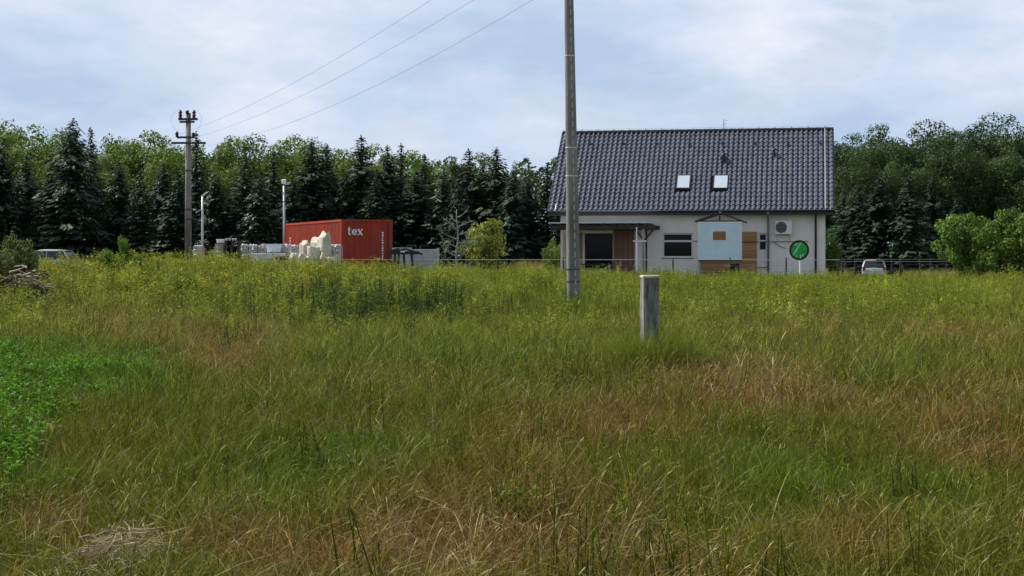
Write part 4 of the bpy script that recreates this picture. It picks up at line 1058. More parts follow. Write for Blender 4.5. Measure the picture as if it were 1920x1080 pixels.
for px, py, D, k, w in ((1582, 352, 122, 1, 1.1), (1612, 345, 118, 0, 1.15), (1650, 331, 116, 2, 1), (1706, 325, 114, 0, 1.0), (1752, 328, 117, 1, 1.15), (1792, 372, 119, 2, 1.1)):
    put_spruce(px, py, D, {1650: 'bluish spruce rising right behind the parked hatchback', 1706: 'tallest bluish spruce right of the hatchback before the dark wood', 1582: 'dark spruce half hidden by the right roof edge of house', 1792: 'low spruce partly behind the leafy young trees'}.get(px, RS), 'spruces right of the house', k, w)
BR = [broad('forest_tree', 60 + k, 12.0, 7.0 + .6 * k, 1.2, 60, 13000, .12, M['leaf_bg'], blobr=(.10, .19)) for k in range(3)]
OK_ = [broad('wood_tree', 70 + k, 13.0, 8.0 + .6 * k, 1.5, 60, 20000, .105, M['leaf_bgd'], .2, blobr=(.09, .18)) for k in range(3)]
WI = broad('willow_tree', 81, 11.0, 5.0, 2.0, 40, 5200, .12, M['leaf_willow'], .14, blobr=(.09, .16))
def put_broad(set_, px, py, D, base_h, name, label, group=None, wide=1.0):
    g_ = G(px, D); h_ = P(px, py, D).z - g_.z; s_ = h_ / base_h
    plant(set_, name, g_, (s_ * wide, s_ * wide, s_), rT.uniform(0, 6.28), label, 'tree', group)
LB = 'light green broadleaf tree rising behind the spruce row'
for k, (px, py, D) in enumerate(((-20, 246, 126), (30, 238, 130), (78, 236, 127), (120, 252, 128), (205, 262, 134), (240, 259, 140), (282, 256, 133), (325, 272, 138), (385, 263, 134), (425, 266, 139), (470, 262, 133), (510, 270, 138), (548, 263, 134), (600, 268, 140), (640, 279, 135), (700, 280, 139), (760, 290, 134), (805, 300, 138), (905, 296, 137))):
    put_broad(BR[k % 3], px, py, D, 11.1, 'broadleaf_tree', LB, 'broadleaf trees behind the spruces', 1.0)
for k, (px, py, D) in enumerate(((20, 262, 116), (110, 272, 117), (205, 285, 115), (318, 280, 118), (430, 284, 115), (545, 285, 117), (650, 292, 116), (770, 302, 118))):
    put_broad(BR[(k + 1) % 3], px, py, D, 12.0, 'broadleaf_tree', 'mid green broadleaf tree growing in gaps of the spruce row', 'broadleaf trees among the spruces', .8)
put_broad(WI, 848, 269, 112, 11.0, 'willow_tree', 'tall grey green airy tree topping the spruces above the golden shrub')
put_broad(OK_[1], 968, 287, 116, 13.0, 'broadleaf_tree', 'dark round crowned tree between the spruces and the house roof', None, .62)
RB = 'dark broadleaf tree of the wood right of the house'
for k, (px, py, D) in enumerate(((1560, 262, 140), (1600, 250, 146), (1640, 243, 140), (1680, 249, 148), (1712, 243, 142), (1758, 236, 146), (1800, 230, 140), (1845, 228, 147), (1885, 224, 141), (1925, 220, 146), (1970, 222, 140), (1500, 270, 150), (1780, 262, 132), (1870, 262, 133), (1620, 290, 130), (1700, 295, 131), (1930, 270, 130))):
    put_broad(OK_[k % 3], px, py, D, 12.0, 'broadleaf_tree', RB, 'broadleaf trees of the right wood', .95)
# far wood behind everything, one dark mass
mwV, mwF = [], []; off = 0
rs_ = np.random.default_rng(5)
n_ = 60000
xx = rs_.uniform(-75, 80, n_); yy = rs_.uniform(152, 172, n_)
top = np.where(xx > 26, 11.6, 9.4) + 1.2 * np.sin(xx * .5) + .8 * np.sin(xx * 1.7)
zz = rs_.random(n_) ** .8 * top
V_, F_ = leaves(np.stack([xx, yy, zz], 1), rs_.normal(size=(n_, 3)) + np.array([0, -.3, .5]), .24, rs_)
tag(link('far_wood', npmesh('far_wood', V_, F_, M['leaf_bgd'])), 'dense mass of the wood beyond the standing trees', 'wood', kind='stuff')
rs_ = np.random.default_rng(6); n_ = 14000
xx = rs_.uniform(-44, 50, n_); keep = (xx < 3) | (xx > 24); xx = xx[keep]; n_ = len(xx)
yy = 120 + rs_.uniform(0, 4, n_) + np.where(xx > 20, 4, 0); zz = rs_.random(n_) * (2.6 + .8 * np.sin(xx * .8))
V_, F_ = leaves(np.stack([xx, yy, zz], 1), rs_.normal(size=(n_, 3)) + np.array([0, -.3, .5]), .28, rs_)
tag(link('undergrowth', npmesh('undergrowth', V_, F_, M['leaf_bgd'])), 'dark undergrowth at the foot of the trees', 'undergrowth', kind='stuff')

# near broadleaf clump on the right, one by one
NT = [broad('young_tree', 90 + k, 4.6, 3.6, .35, 46, 6500, .085, M['leaf_near'], .06, blobr=(.09, .18)) for k in range(2)]
for px, py, D, k, w, lab in ((1802, 376, 68.5, 0, .85, 'leafy young tree with a dark gap beneath at fence end'), (1872, 382, 67, 1, .9, 'broad light green young tree right of the leafy fence end tree'), (1935, 372, 66, 0, .9, 'light green young tree at the far end of the leafy clump'), (1842, 420, 70.5, 1, .7, 'low leafy young tree filling between the taller ones')):
    put_broad(NT[k], px, py, D, 4.6, 'young_tree', lab, None, w)
SH = [broad('shrub', 95 + k, 2.2, 2.0, .1, 34, 3200, .06, m_, .03, blobr=(.11, .22)) for k, m_ in enumerate((M['leaf_gold'], M['leaf_dull'], M['leaf_sapling'], M['leaf_bg']))]
def put_shrub(k, px, py, D, label, wide=1.0, name='shrub'):
    g_ = G(px, D); h_ = P(px, py, D).z - g_.z; s_ = h_ / 2.2
    plant(SH[k], name, g_, (s_ * wide, s_ * wide, s_), rT.uniform(0, 6.28), label, 'shrub')
put_shrub(0, 909, 403, 82, 'round golden yellow shrub behind the bare grey tree', .85)
put_shrub(3, 1036, 445, 80, 'small green shrub beside the left house corner', .6)
put_shrub(3, 1562, 440, 79, 'dark green shrub beside the right house corner', .5)
put_shrub(3, 1645, 458, 119, 'low green shrub just behind the parked hatchback', .8)
put_shrub(1, 36, 432, 40.5, 'dull olive bush above the brushwood pile', .62)
put_shrub(1, -8, 452, 39.5, 'dull bush at the left of the brushwood pile', .75)
put_shrub(2, 232, 438, 47, 'pale green sapling standing above the yellow weeds', .42, 'sapling')
put_shrub(2, 200, 463, 46.5, 'low green sapling beside the taller pale one', .7, 'sapling')
put_shrub(2, 262, 470, 47.5, 'small bushy sapling right of the pale one', .8, 'sapling')
# dead tree
dtl = G(858, 74); dt = empty('dead_tree', dtl, 0, 'bare grey dead tree with crooked branches beside the golden shrub', 'tree')
H_ = P(0, 392, 74).z - dtl.z; rD = random.Random(12)
tk = MB(); tp = [(rD.uniform(-.07, .07), rD.uniform(-.05, .05), H_ * k / 7 - (.2 if k == 0 else 0)) for k in range(8)]
tk.tube(tp, [.07 * (1 - .11 * k) for k in range(8)], 8); tk.build('trunk', M['greybark'], dt, True)
def limb(base, d, l, r, depth, mb):
    pts = [Vector(base)]; dd = Vector(d)
    for k in range(4):
        dd = (dd + Vector((rD.uniform(-.3, .3), rD.uniform(-.3, .3), rD.uniform(-.12, .3)))).normalized(); pts.append(pts[-1] + dd * l / 4)
    mb.tube(pts, [r * (1 - .2 * k) for k in range(5)], 5)
    if depth:
        for _ in range(3): limb(pts[rD.choice((1, 2, 3))], dd + Vector((rD.uniform(-1, 1), rD.uniform(-1, 1), rD.uniform(-.2, .5))), l * .5, r * .55, depth - 1, mb)
for k in range(13):
    f = .12 + .82 * k / 13; a = rD.uniform(-.5, .5) + (math.pi if k % 2 else 0)
    mb = MB(); limb((0, 0, H_ * f), (math.cos(a), math.sin(a), rD.uniform(.1, .8)), rD.uniform(.7, 1.25) * (1.1 - .45 * f), .03, 2, mb)
    mb.build('limb', M['greybark'], dt)

# ------------------------------------------------------------------ meadow: instanced clumps
def blades(seed, n, rad, h0, h1, w, lean, droop, seg=3, dry=0.15, dryv=0.8, bright=(.7, 1.3), stiff=1.0):
    rs_ = np.random.default_rng(seed)
    r_ = rad * np.sqrt(rs_.random(n)); a = rs_.uniform(0, 2*np.pi, n); bx_, by_ = r_ * np.cos(a), r_ * np.sin(a)
    az = rs_.uniform(0, 2*np.pi, n); h_ = rs_.uniform(h0, h1, n); ln_ = np.abs(rs_.normal(0, lean, n)); dr = np.abs(rs_.normal(0, droop, n))
    ww = w * rs_.uniform(.6, 1.3, n); spin = rs_.uniform(0, np.pi, n)
    wx, wy = np.cos(spin), np.sin(spin)
    V_ = []
    ts = np.linspace(0, 1, seg + 1)
    for t in ts:
        ho = (ln_ * t + dr * t * t) * h_; z_ = h_ * (t - .42 * dr * t ** 2.4)
        cx_, cy_ = bx_ + np.cos(az) * ho, by_ + np.sin(az) * ho
        half = ww * (1 - t) ** .6 * .5 if t < 1 else ww * .04
        V_.append(np.stack([cx_ - wx * half, cy_ - wy * half, z_], 1)); V_.append(np.stack([cx_ + wx * half, cy_ + wy * half, z_], 1))
    V_ = np.stack(V_, 1); m_ = V_.shape[1]
    Fl = np.array([[2*k, 2*k+1, 2*k+3, 2*k+2] for k in range(seg)])
    F_ = (np.arange(n)[:, None, None] * m_ + Fl[None]).reshape(-1, 4)
    bri = rs_.uniform(*bright, n); dv = (rs_.random(n) < dry) * rs_.uniform(.4, dryv, n)
    at_ = np.zeros((n, m_, 4), np.float32); at_[:, :, 0] = bri[:, None]; at_[:, :, 1] = dv[:, None]; at_[:, :, 3] = 1
    return V_.reshape(-1, 3), F_, at_.reshape(-1, 4)
def cat_geo(parts):
    V_, F_, A_, o = [], [], [], 0
    for v, f, a in parts: V_.append(v); F_.append(f + o); A_.append(a); o += len(v)
    return np.concatenate(V_), np.concatenate(F_), np.concatenate(A_)
def seedheads(seed, n, rad, h0, h1, headl=.09, headw=.012, lean=.25, droop=.3, dryv=1.0, bright=(.7, 1.2)):
    """thin stems with a spindle shaped seed head"""
    rs_ = np.random.default_rng(seed); V_, F_, A_ = [], [], []
    for i in range(n):
        a = rs_.uniform(0, 6.28); r_ = rad * math.sqrt(rs_.random()); b = np.array([r_ * math.cos(a), r_ * math.sin(a), 0])
        az = rs_.uniform(0, 6.28); h_ = rs_.uniform(h0, h1); l_, d_ = abs(rs_.normal(0, lean)), abs(rs_.normal(0, droop)); dirv = np.array([math.cos(az), math.sin(az), 0])
        sp_i = rs_.uniform(0, 3.14); wv = np.array([math.cos(sp_i), math.sin(sp_i), 0]); o = len(V_)
        f1 = 1 - headl / h_
        for t, w in ((0, .0028), (.5, .0022), (f1, .0018), (f1 + (1-f1) * .35, headw), (f1 + (1-f1) * .75, headw * .7), (1.0, .0015)):
            p = b + dirv * (l_ * t + d_ * t ** 3) * h_ + np.array([0, 0, h_ * (t - .35 * d_ * t ** 3)])
            V_ += [p - wv * w / 2, p + wv * w / 2]
        F_ += [[o+2*k, o+2*k+1, o+2*k+3, o+2*k+2] for k in range(5)]
        br = rs_.uniform(*bright); dv = rs_.uniform(.25, dryv); A_ += [[br, dv, 0, 1]] * 12
    return np.array(V_), np.array(F_), np.array(A_, np.float32)
def weedstems(seed, n, rad, h0, h1, leafl, leafw, nleaf, top=None, lean=.12, bright=(.7, 1.3), taper=True):
    """upright stems set with pointed leaves; top=(share, size) adds coloured flower clusters"""
    rs_ = np.random.default_rng(seed); V_, F_, A_ = [], [], []
    def quad(ps, br, dv):
        o = len(V_); V_.extend(ps); F_.append([o, o+1, o+2, o+3]); A_.extend([[br, dv, 0, 1]] * 4)
    for i in range(n):
        a = rs_.uniform(0, 6.28); r_ = rad * math.sqrt(rs_.random()); b = np.array([r_ * math.cos(a), r_ * math.sin(a), 0.])
        az = rs_.uniform(0, 6.28); h_ = rs_.uniform(h0, h1); l_ = abs(rs_.normal(0, lean)); tipv = b + np.array([math.cos(az) * l_ * h_, math.sin(az) * l_ * h_, h_])
        br0 = rs_.uniform(*bright)
        wv = np.array([1., 0, 0]) * .004; quad([b - wv, b + wv, tipv + wv * .4, tipv - wv * .4], br0 * .8, 0)
        wv = np.array([0, 1., 0]) * .004; quad([b - wv, b + wv, tipv + wv * .4, tipv - wv * .4], br0 * .8, 0)
        for k in range(nleaf):
            t = rs_.uniform(.12, 1.0); c = b + (tipv - b) * t; aa = rs_.uniform(0, 6.28); ll = leafl * rs_.uniform(.6, 1.25) * ((1.15 - .65 * t) if taper else 1)
            el = rs_.uniform(.1, .9); d_ = np.array([math.cos(aa) * math.cos(el), math.sin(aa) * math.cos(el), math.sin(el)]); s_ = np.array([-math.sin(aa), math.cos(aa), 0]) * leafw * rs_.uniform(.7, 1.2) * .5
            mid = c + d_ * ll * .5; e_ = c + d_ * ll - np.array([0, 0, .25 * ll])
            quad([c, mid - s_, e_, mid + s_], br0 * rs_.uniform(.8, 1.25), 0)
        if top and rs_.random() < top[0]:
            for k in range(16):
                c = tipv + np.array([rs_.normal() * top[1], rs_.normal() * top[1], rs_.normal() * top[1] * .5 - .01]); s_ = top[1] * .42
                d1 = rs_.normal(size=3); d1 /= np.linalg.norm(d1); d2 = np.cross(d1, rs_.normal(size=3)); d2 /= np.linalg.norm(d2)
                quad([c - d1 * s_, c + d2 * s_, c + d1 * s_, c - d2 * s_], rs_.uniform(.8, 1.2), rs_.uniform(.75, 1))
    return np.array(V_), np.array(F_), np.array(A_, np.float32)

_srcs = []
def stuff_field(name, label, cat, m_, variants, pos, rotz, tilt, scl, var, tint, hz=None):
    objs = []
    for k, (v, f, a) in enumerate(variants):
        me = npmesh(name + '_clump', v, f, m_, a); objs.append(bpy.data.objects.new(name + '_clump', me)); _srcs.append(objs[-1])
    n_ = len(pos); me = bpy.data.meshes.new(name); me.vertices.add(n_); me.vertices.foreach_set('co', np.ascontiguousarray(pos, np.float32).ravel())
    rsx = np.random.default_rng(n_)
    rot_ = np.stack([rsx.normal(0, tilt, n_), rsx.normal(0, tilt, n_), rotz], 1)
    if np.ndim(scl) == 1: scl = np.stack([scl, scl, scl], 1)
    me.attributes.new('rot', 'FLOAT_VECTOR', 'POINT').data.foreach_set('vector', rot_.astype(np.float32).ravel())
    me.attributes.new('scl', 'FLOAT_VECTOR', 'POINT').data.foreach_set('vector', np.ascontiguousarray(scl, np.float32).ravel())
    me.attributes.new('var', 'INT', 'POINT').data.foreach_set('value', var.astype(np.int32))
    t4 = np.ones((n_, 4), np.float32); t4[:, :3] = tint
    me.attributes.new('tint', 'FLOAT_COLOR', 'POINT').data.foreach_set('color', t4.ravel())
    me.update(); me.materials.append(m_)
    o = link(name, me); tag(o, label, cat, kind='stuff')
    ng = bpy.data.node_groups.new(name, 'GeometryNodeTree')
    ng.interface.new_socket('Geometry', in_out='INPUT', socket_type='NodeSocketGeometry'); ng.interface.new_socket('Geometry', in_out='OUTPUT', socket_type='NodeSocketGeometry')
    N = ng.nodes.new; K = ng.links.new
    gi, go, jn = N('NodeGroupInput'), N('NodeGroupOutput'), N('GeometryNodeJoinGeometry')
    def attr(nm, dt):
        q = N('GeometryNodeInputNamedAttribute'); q.data_type = dt; q.inputs['Name'].default_value = nm; return q
    ar, as_, av = attr('rot', 'FLOAT_VECTOR'), attr('scl', 'FLOAT_VECTOR'), attr('var', 'INT')
    for k, ob in enumerate(objs):
        oi = N('GeometryNodeObjectInfo'); oi.inputs['Object'].default_value = ob; oi.inputs['As Instance'].default_value = True
        cm = N('FunctionNodeCompare'); cm.data_type = 'INT'; cm.operation = 'EQUAL'; cm.inputs[3].default_value = k
        K(av.outputs[0], cm.inputs[2])
        ip = N('GeometryNodeInstanceOnPoints')
        K(gi.outputs[0], ip.inputs['Points']); K(cm.outputs[0], ip.inputs['Selection']); K(oi.outputs['Geometry'], ip.inputs['Instance'])
        K(ar.outputs[0], ip.inputs['Rotation']); K(as_.outputs[0], ip.inputs['Scale']); K(ip.outputs[0], jn.inputs[0])
    K(jn.outputs[0], go.inputs[0])
    md = o.modifiers.new('clumps', 'NODES'); md.node_group = ng
    return o

rg = np.random.default_rng(2024)
def fnoise(x, y, scale, seed):
    r_ = np.random.default_rng(seed); v = np.zeros_like(x)
    for _ in range(14):
        a = r_.uniform(0, 6.28); f = r_.uniform(.6, 1.6) * 6.283 / scale; v += np.cos(f * (x * math.cos(a) + y * math.sin(a)) + r_.uniform(0, 6.28))
    return v / 3.7
def to_px(x, y, z=.3): return 960 + F * x / y, HZ - F * (z - CAMZ) / y
def blob(px, py, c, r): return np.exp(-((px - c[0]) / r[0]) ** 2 - ((py - c[1]) / r[1]) ** 2)
GREEN, OLIVE, BROWN = np.array([.085, .130, .0075]), np.array([.112, .120, .009]), np.array([.150, .088, .018])
FAR, VIVID, DGREEN = np.array([.215, .25, .036]), np.array([.075, .175, .014]), np.array([.036, .068, .017])
brown_b = [((130, 572), (110, 22)), ((300, 600), (150, 22)), ((430, 640), (110, 40)), ((1120, 740), (150, 50)), ((1500, 590), (160, 24)), ((1800, 600), (170, 30)), ((860, 900), (260, 80)), ((440, 930), (110, 70)), ((640, 985), (130, 50)), ((1600, 930), (110, 55)), ((60, 900), (90, 40)), ((1860, 800), (120, 60)), ((1420, 690), (170, 40)), ((1270, 1020), (120, 60)), ((840, 1000), (90, 50)), ((1780, 720), (150, 40))]
green_b = [((230, 675), (150, 45)), ((60, 840), (90, 60)), ((1170, 650), (140, 28)), ((620, 800), (220, 60)), ((700, 640), (220, 35)), ((1640, 650), (150, 30)), ((1000, 640), (260, 30)), ((1020, 860), (110, 60)), ((1500, 830), (120, 70)), ((700, 1040), (200, 50)), ((1750, 850), (110, 60))]
vivid_b = [((30, 672), (95, 50)), ((200, 672), (110, 34)), ((10, 745), (70, 40)), ((0, 840), (50, 60))]
def meadow_tint(x, y):
    px, py = to_px(x, y)
    nA, nB, nC = fnoise(x, y, 5.0, 1), fnoise(x, y, 1.7, 2), fnoise(x, y, .6, 3)
    br = sum(blob(px, py, *b) for b in brown_b) * .95 + .26 * nA + .22 * nB + .12 * nC - .03
    gr_ = sum(blob(px, py, *b) for b in green_b) * .9 + .25 * fnoise(x, y, 3.0, 4) + .2
    vi = np.clip(sum(blob(px, py, *b) for b in vivid_b), 0, 1) * np.clip(.8 + .35 * nB, 0, 1)
    br = np.clip(br, 0, 1)[:, None]; gr_ = np.clip(gr_, 0, 1)[:, None]; vi = vi[:, None]
    t = OLIVE * (1 - gr_) + GREEN * gr_
    t = t * (1 - br) + BROWN * br
    far = sstep(13, 44, y)[:, None] * .9; t = t * (1 - far) + (FAR * (1 - .35 * br) + BROWN * .35 * br) * far
    t = t * (1 - vi * .85) + VIVID * vi * .85
    return t * rg.uniform(.8, 1.22, (len(x), 1)), br[:, 0], vi[:, 0]
def scatter(n, d0, d1, p=.1, half=.35, margin=2.4):
    # distance density ~ D^p per metre of depth
    u = rg.random(n); D = (d0 ** (p + 1) + u * (d1 ** (p + 1) - d0 ** (p + 1))) ** (1 / (p + 1))
    x = rg.uniform(-1, 1, n) * (half * D + margin); return x, D
def clear(x, y):
    k = np.ones(len(x), bool)
    k &= np.hypot(x - mp_.x, y - mp_.y) > .13; k &= np.hypot(x - pp.x, y - pp.y) > .18
    return k
# 1. the grass itself: every blade real, in tussocks, one mesh
def tussocks(nc, d0, d1, p, per, rad, h0, h1, w0, wk, lean, droop, seg, dry):
    cx_, cy_ = scatter(nc, d0, d1, p)
    k = clear(cx_, cy_); px, py = to_px(cx_, cy_, .1)
    k &= ~((px > 25) & (px < 120) & (py > 768) & (py < 800)); cx_, cy_ = cx_[k], cy_[k]; nc = len(cx_)
    t, br, vi = meadow_tint(cx_, cy_)
    ch = rg.uniform(.75, 1.2, nc) * (1 + .14 * fnoise(cx_, cy_, 2.5, 9) + .22 * fnoise(cx_, cy_, .8, 33)) * (1 - .12 * br); caz = 2.2 * fnoise(cx_, cy_, 2.2, 31) + rg.normal(0, .9, nc); cl = rg.uniform(.6, 1.4, nc)
    i = np.repeat(np.arange(nc), per); n = len(i)
    x = cx_[i] + rg.normal(0, rad, n); y = cy_[i] + rg.normal(0, rad, n)
    az = caz[i] + rg.normal(0, 2.0, n); h_ = rg.uniform(h0, h1, n) * ch[i]
    ln_ = np.abs(rg.normal(0, lean, n)) * cl[i]; dr = np.minimum(np.abs(rg.normal(0, droop, n)) * (1 + .5 * br[i]) * cl[i], 1.5)
    w = (w0 + wk * y) * rg.uniform(.6, 1.4, n); spin = rg.uniform(0, np.pi, n); wx, wy = np.cos(spin), np.sin(spin); z0 = ground(x, y) - .01
    rows = []
    for q in range(seg + 1):
        u = q / seg; ho = (ln_ * u + dr * u * u) * h_; z_ = z0 + h_ * (u - .42 * dr * u ** 2.4); X, Y = x + np.cos(az) * ho, y + np.sin(az) * ho
        if q < seg:
            hw_ = w * (1 - u) ** .5 * .5
            rows += [np.stack([X - wx * hw_, Y - wy * hw_, z_], 1), np.stack([X + wx * hw_, Y + wy * hw_, z_], 1)]
        else: rows.append(np.stack([X, Y, z_], 1))
    V_ = np.stack(rows, 1); m_ = V_.shape[1]; fl = []
    for q in range(seg - 1): fl += [[2*q, 2*q+1, 2*q+3], [2*q, 2*q+3, 2*q+2]]
    fl.append([2*seg-2, 2*seg-1, 2*seg])
    F_ = (np.arange(n)[:, None, None] * m_ + np.array(fl)[None]).reshape(-1, 3)
    at_ = np.ones((n, m_, 4), np.float32); at_[:, :, 0] = (.42 + 1.5 * rg.random(n) ** 1.6)[:, None]
    at_[:, :, 1] = ((rg.random(n) < dry * (.5 + 1.9 * br[i])) * rg.uniform(.3, .95, n))[:, None]
    pale = rg.random(n) < .035; at_[pale, :, 1] = rg.uniform(.5, .9, pale.sum())[:, None]; at_[pale, :, 0] = rg.uniform(1.2, 1.9, pale.sum())[:, None]
    ti_ = np.ones((n, m_, 4), np.float32); ti_[:, :, :3] = (t[i] * rg.uniform(.85, 1.15, (n, 3)))[:, None, :]
    return V_.reshape(-1, 3), F_, at_.reshape(-1, 4), ti_.reshape(-1, 4)
fields = [tussocks(8400, 4.4, 10.5, .6, 24, .085, .07, .31, .0036, .00016, .42, .75, 3, .08),
          tussocks(11000, 10, 16, .6, 20, .095, .09, .35, .0030, .00026, .40, .7, 2, .09),
          tussocks(15500, 15.5, 34, .6, 15, .12, .12, .41, .0034, .00030, .40, .65, 2, .12),
          tussocks(12500, 33, 70, .6, 10, .16, .24, .52, .0044, .00034, .24, .34, 2, .10)]
o_ = 0; VV, FF, AA, TT = [], [], [], []
for v, f, a_, t_ in fields: VV.append(v); FF.append(f + o_); AA.append(a_); TT.append(t_); o_ += len(v)
me = npmesh('meadow_grass', np.concatenate(VV), np.concatenate(FF), M['meadow'], np.concatenate(AA))
me.attributes.new('tint', 'FLOAT_COLOR', 'POINT').data.foreach_set('color', np.concatenate(TT).ravel())
tag(link('meadow_grass', me), 'tall uneven meadow grass covering the whole foreground field', 'grass', kind='stuff')
print('grass tris', len(me.polygons))
# rank grass round the foot of the pole and the post
x = np.concatenate([mp_.x + rg.normal(0, .28, 190), pp.x + rg.normal(0, .5, 160)]); y = np.concatenate([mp_.y + rg.normal(-.22, .3, 190), pp.y + rg.normal(-.3, .5, 160)]); k = clear(x, y); x, y = x[k], y[k]; n_ = len(x)
t = (GREEN * .35 + FAR * .65) * rg.uniform(.6, 1.35, (n_, 1))
stuff_field('rank_grass', 'taller rank grass round the feet of the concrete pole and post', 'grass', M['grass'], [blades(81, 30, .1, .35, .72, .008, .2, .35), blades(82, 26, .1, .3, .66, .009, .28, .45)], np.stack([x, y, ground(x, y)], 1), rg.uniform(0, 6.28, n_), .08, rg.uniform(.75, 1.2, n_), rg.integers(0, 2, n_), t)
# 2. dry seeding stems
x, y = scatter(26000, 4.2, 40, .3); k = clear(x, y); x, y = x[k], y[k]
t, br, vi = meadow_tint(x, y); px, py = to_px(x, y)
keep = rg.random(len(x)) < np.clip(.20 + .28 * br + .12 * (py > 860) - 1.2 * vi, 0, 1); x, y, t = x[keep], y[keep], t[keep]; n_ = len(x)
sv = [seedheads(11, 5, .16, .20, .42, .045, .0062, .5, .8), seedheads(12, 5, .16, .18, .36, .04, .006, .7, 1.0), seedheads(13, 4, .16, .22, .46, .06, .0056, .4, .6)]
stuff_field('seeding_grass', 'pale dry grass stems with slender seed heads among the meadow', 'grass', M['dry'], sv, np.stack([x, y, ground(x, y)], 1), rg.uniform(0, 6.28, n_), .12, rg.uniform(.7, 1.05, n_), rg.integers(0, 3, n_), t)
# 3. bleached bent straw, thickest in the foreground
x, y = scatter(6500, 4.5, 22, -.1); t, br, vi = meadow_tint(x, y); px, py = to_px(x, y)
keep = rg.random(len(x)) < np.clip(.05 + .14 * br + .10 * (py > 900) + 3 * blob(px, py, (225, 1030), (110, 30)) - vi, 0, 1); x, y, t = x[keep], y[keep], t[keep]; n_ = len(x)
bv_ = [blades(21, 4, .14, .16, .34, .0048, .7, .9, 4, dry=1, dryv=1, bright=(.7, 1.15)), blades(22, 4, .14, .13, .30, .0046, 1.0, .8, 4, dry=1, dryv=1, bright=(.7, 1.2))]
stuff_field('bleached_straw', 'bleached bent straw blades lying over the foreground grass', 'straw', M['dry'], bv_, np.stack([x, y, ground(x, y) + .02], 1), rg.uniform(0, 6.28, n_), .25, rg.uniform(.6, 1.1, n_), rg.integers(0, 2, n_), t)
# 4. low leafy patch on the left
x, y = scatter(9000, 6, 26, .1); px, py = to_px(x, y)
vi = np.clip(sum(blob(px, py, *b) for b in vivid_b if b[0][0] < 100) + .25 * blob(px, py, *vivid_b[1]), 0, 1); keep = (rg.random(len(x)) < vi * np.clip(.7 + .4 * fnoise(x, y, 1.2, 41), 0, 1)) & clear(x, y); x, y = x[keep], y[keep]; n_ = len(x)
t = VIVID * rg.uniform(.7, 1.3, (n_, 1))
lv = [weedstems(31, 9, .15, .14, .36, .075, .026, 12, taper=False), weedstems(32, 8, .15, .12, .32, .065, .028, 12, taper=False)]
stuff_field('leafy_ground_cover', 'vivid green low leafy plants in a patch of the meadow', 'ground cover', M['weed'], lv, np.stack([x, y, ground(x, y)], 1), rg.uniform(0, 6.28, n_), .08, rg.uniform(.75, 1.25, n_), rg.integers(0, 2, n_), t)
# broad leaved herbs scattered in loose stands through the grass
x, y = scatter(9000, 5, 34, .4); k = clear(x, y) & (rg.random(len(x)) < np.clip(.55 * fnoise(x, y, 2.0, 71) + .25 * fnoise(x, y, .7, 72) - .12, 0, 1)); x, y = x[k], y[k]; n_ = len(x)
t = (GREEN * rg.uniform(.3, .9, (n_, 1)) + OLIVE * .4) * rg.uniform(.65, 1.25, (n_, 1))
hv = [weedstems(33, 6, .12, .12, .32, .06, .016, 11), weedstems(34, 6, .12, .10, .26, .05, .018, 12, taper=False), weedstems(35, 7, .14, .16, .40, .055, .010, 16)]
stuff_field('meadow_herbs', 'broad leaved herbs growing in loose stands through the meadow grass', 'herbs', M['weed'], hv, np.stack([x, y, ground(x, y)], 1), rg.uniform(0, 6.28, n_), .12, rg.uniform(.6, 1.2, n_), rg.integers(0, 3, n_), t)
# a few tall pale grass stems right of the post
x = np.array([(px - 960) / F * 17.5 for px in rg.uniform(1325, 1470, 16)]); y = rg.uniform(16.6, 18.4, 16); n_ = 16
stuff_field('pale_tall_stems', 'tall pale dry stems standing right of the concrete post', 'grass', M['dry'], [seedheads(91, 5, .12, .5, .72, .14, .011, .18, .25), seedheads(92, 3, .1, .45, .66, .12, .010, .3, .35)], np.stack([x, y, ground(x, y)], 1), rg.uniform(0, 6.28, n_), .06, rg.uniform(.8, 1.05, n_), rg.integers(0, 2, n_), np.tile(OLIVE * 1.6, (n_, 1)))
# 5. upright weeds over the far half of the field
x, y = scatter(19000, 17, 68, .6); px, py = to_px(x, y); k = clear(x, y)
k &= rg.random(len(x)) < sstep(22, 50, y) * np.clip(.7 + .55 * fnoise(x, y, 3.2, 51), .1, 1); x, y, px = x[k], y[k], px[k]; n_ = len(x)
t = (FAR * .85 + GREEN * .25) * rg.uniform(.75, 1.15, (n_, 1)) * (1 + .25 * fnoise(x, y, 4, 12))[:, None]
t = t * (1 - .55 * (np.clip(fnoise(x, y, 3, 13), 0, 1))[:, None]) + GREEN * .55 * np.clip(fnoise(x, y, 3, 13), 0, 1)[:, None]
wv_ = [weedstems(41, 8, .2, .35, .68, .16, .022, 13), weedstems(42, 7, .2, .4, .74, .14, .028, 14), weedstems(43, 9, .2, .3, .6, .17, .018, 12)]
sc = rg.uniform(.62, 1.08, n_) * (1 + .2 * fnoise(x, y, 2.6, 52)) * (.72 + .28 * sstep(20, 40, y))
stuff_field('tall_weeds', 'tall yellowish green weeds filling the far half of the field', 'weeds', M['weed'], wv_, np.stack([x, y, ground(x, y)], 1), rg.uniform(0, 6.28, n_), .08, sc, rg.integers(0, 3, n_), t)
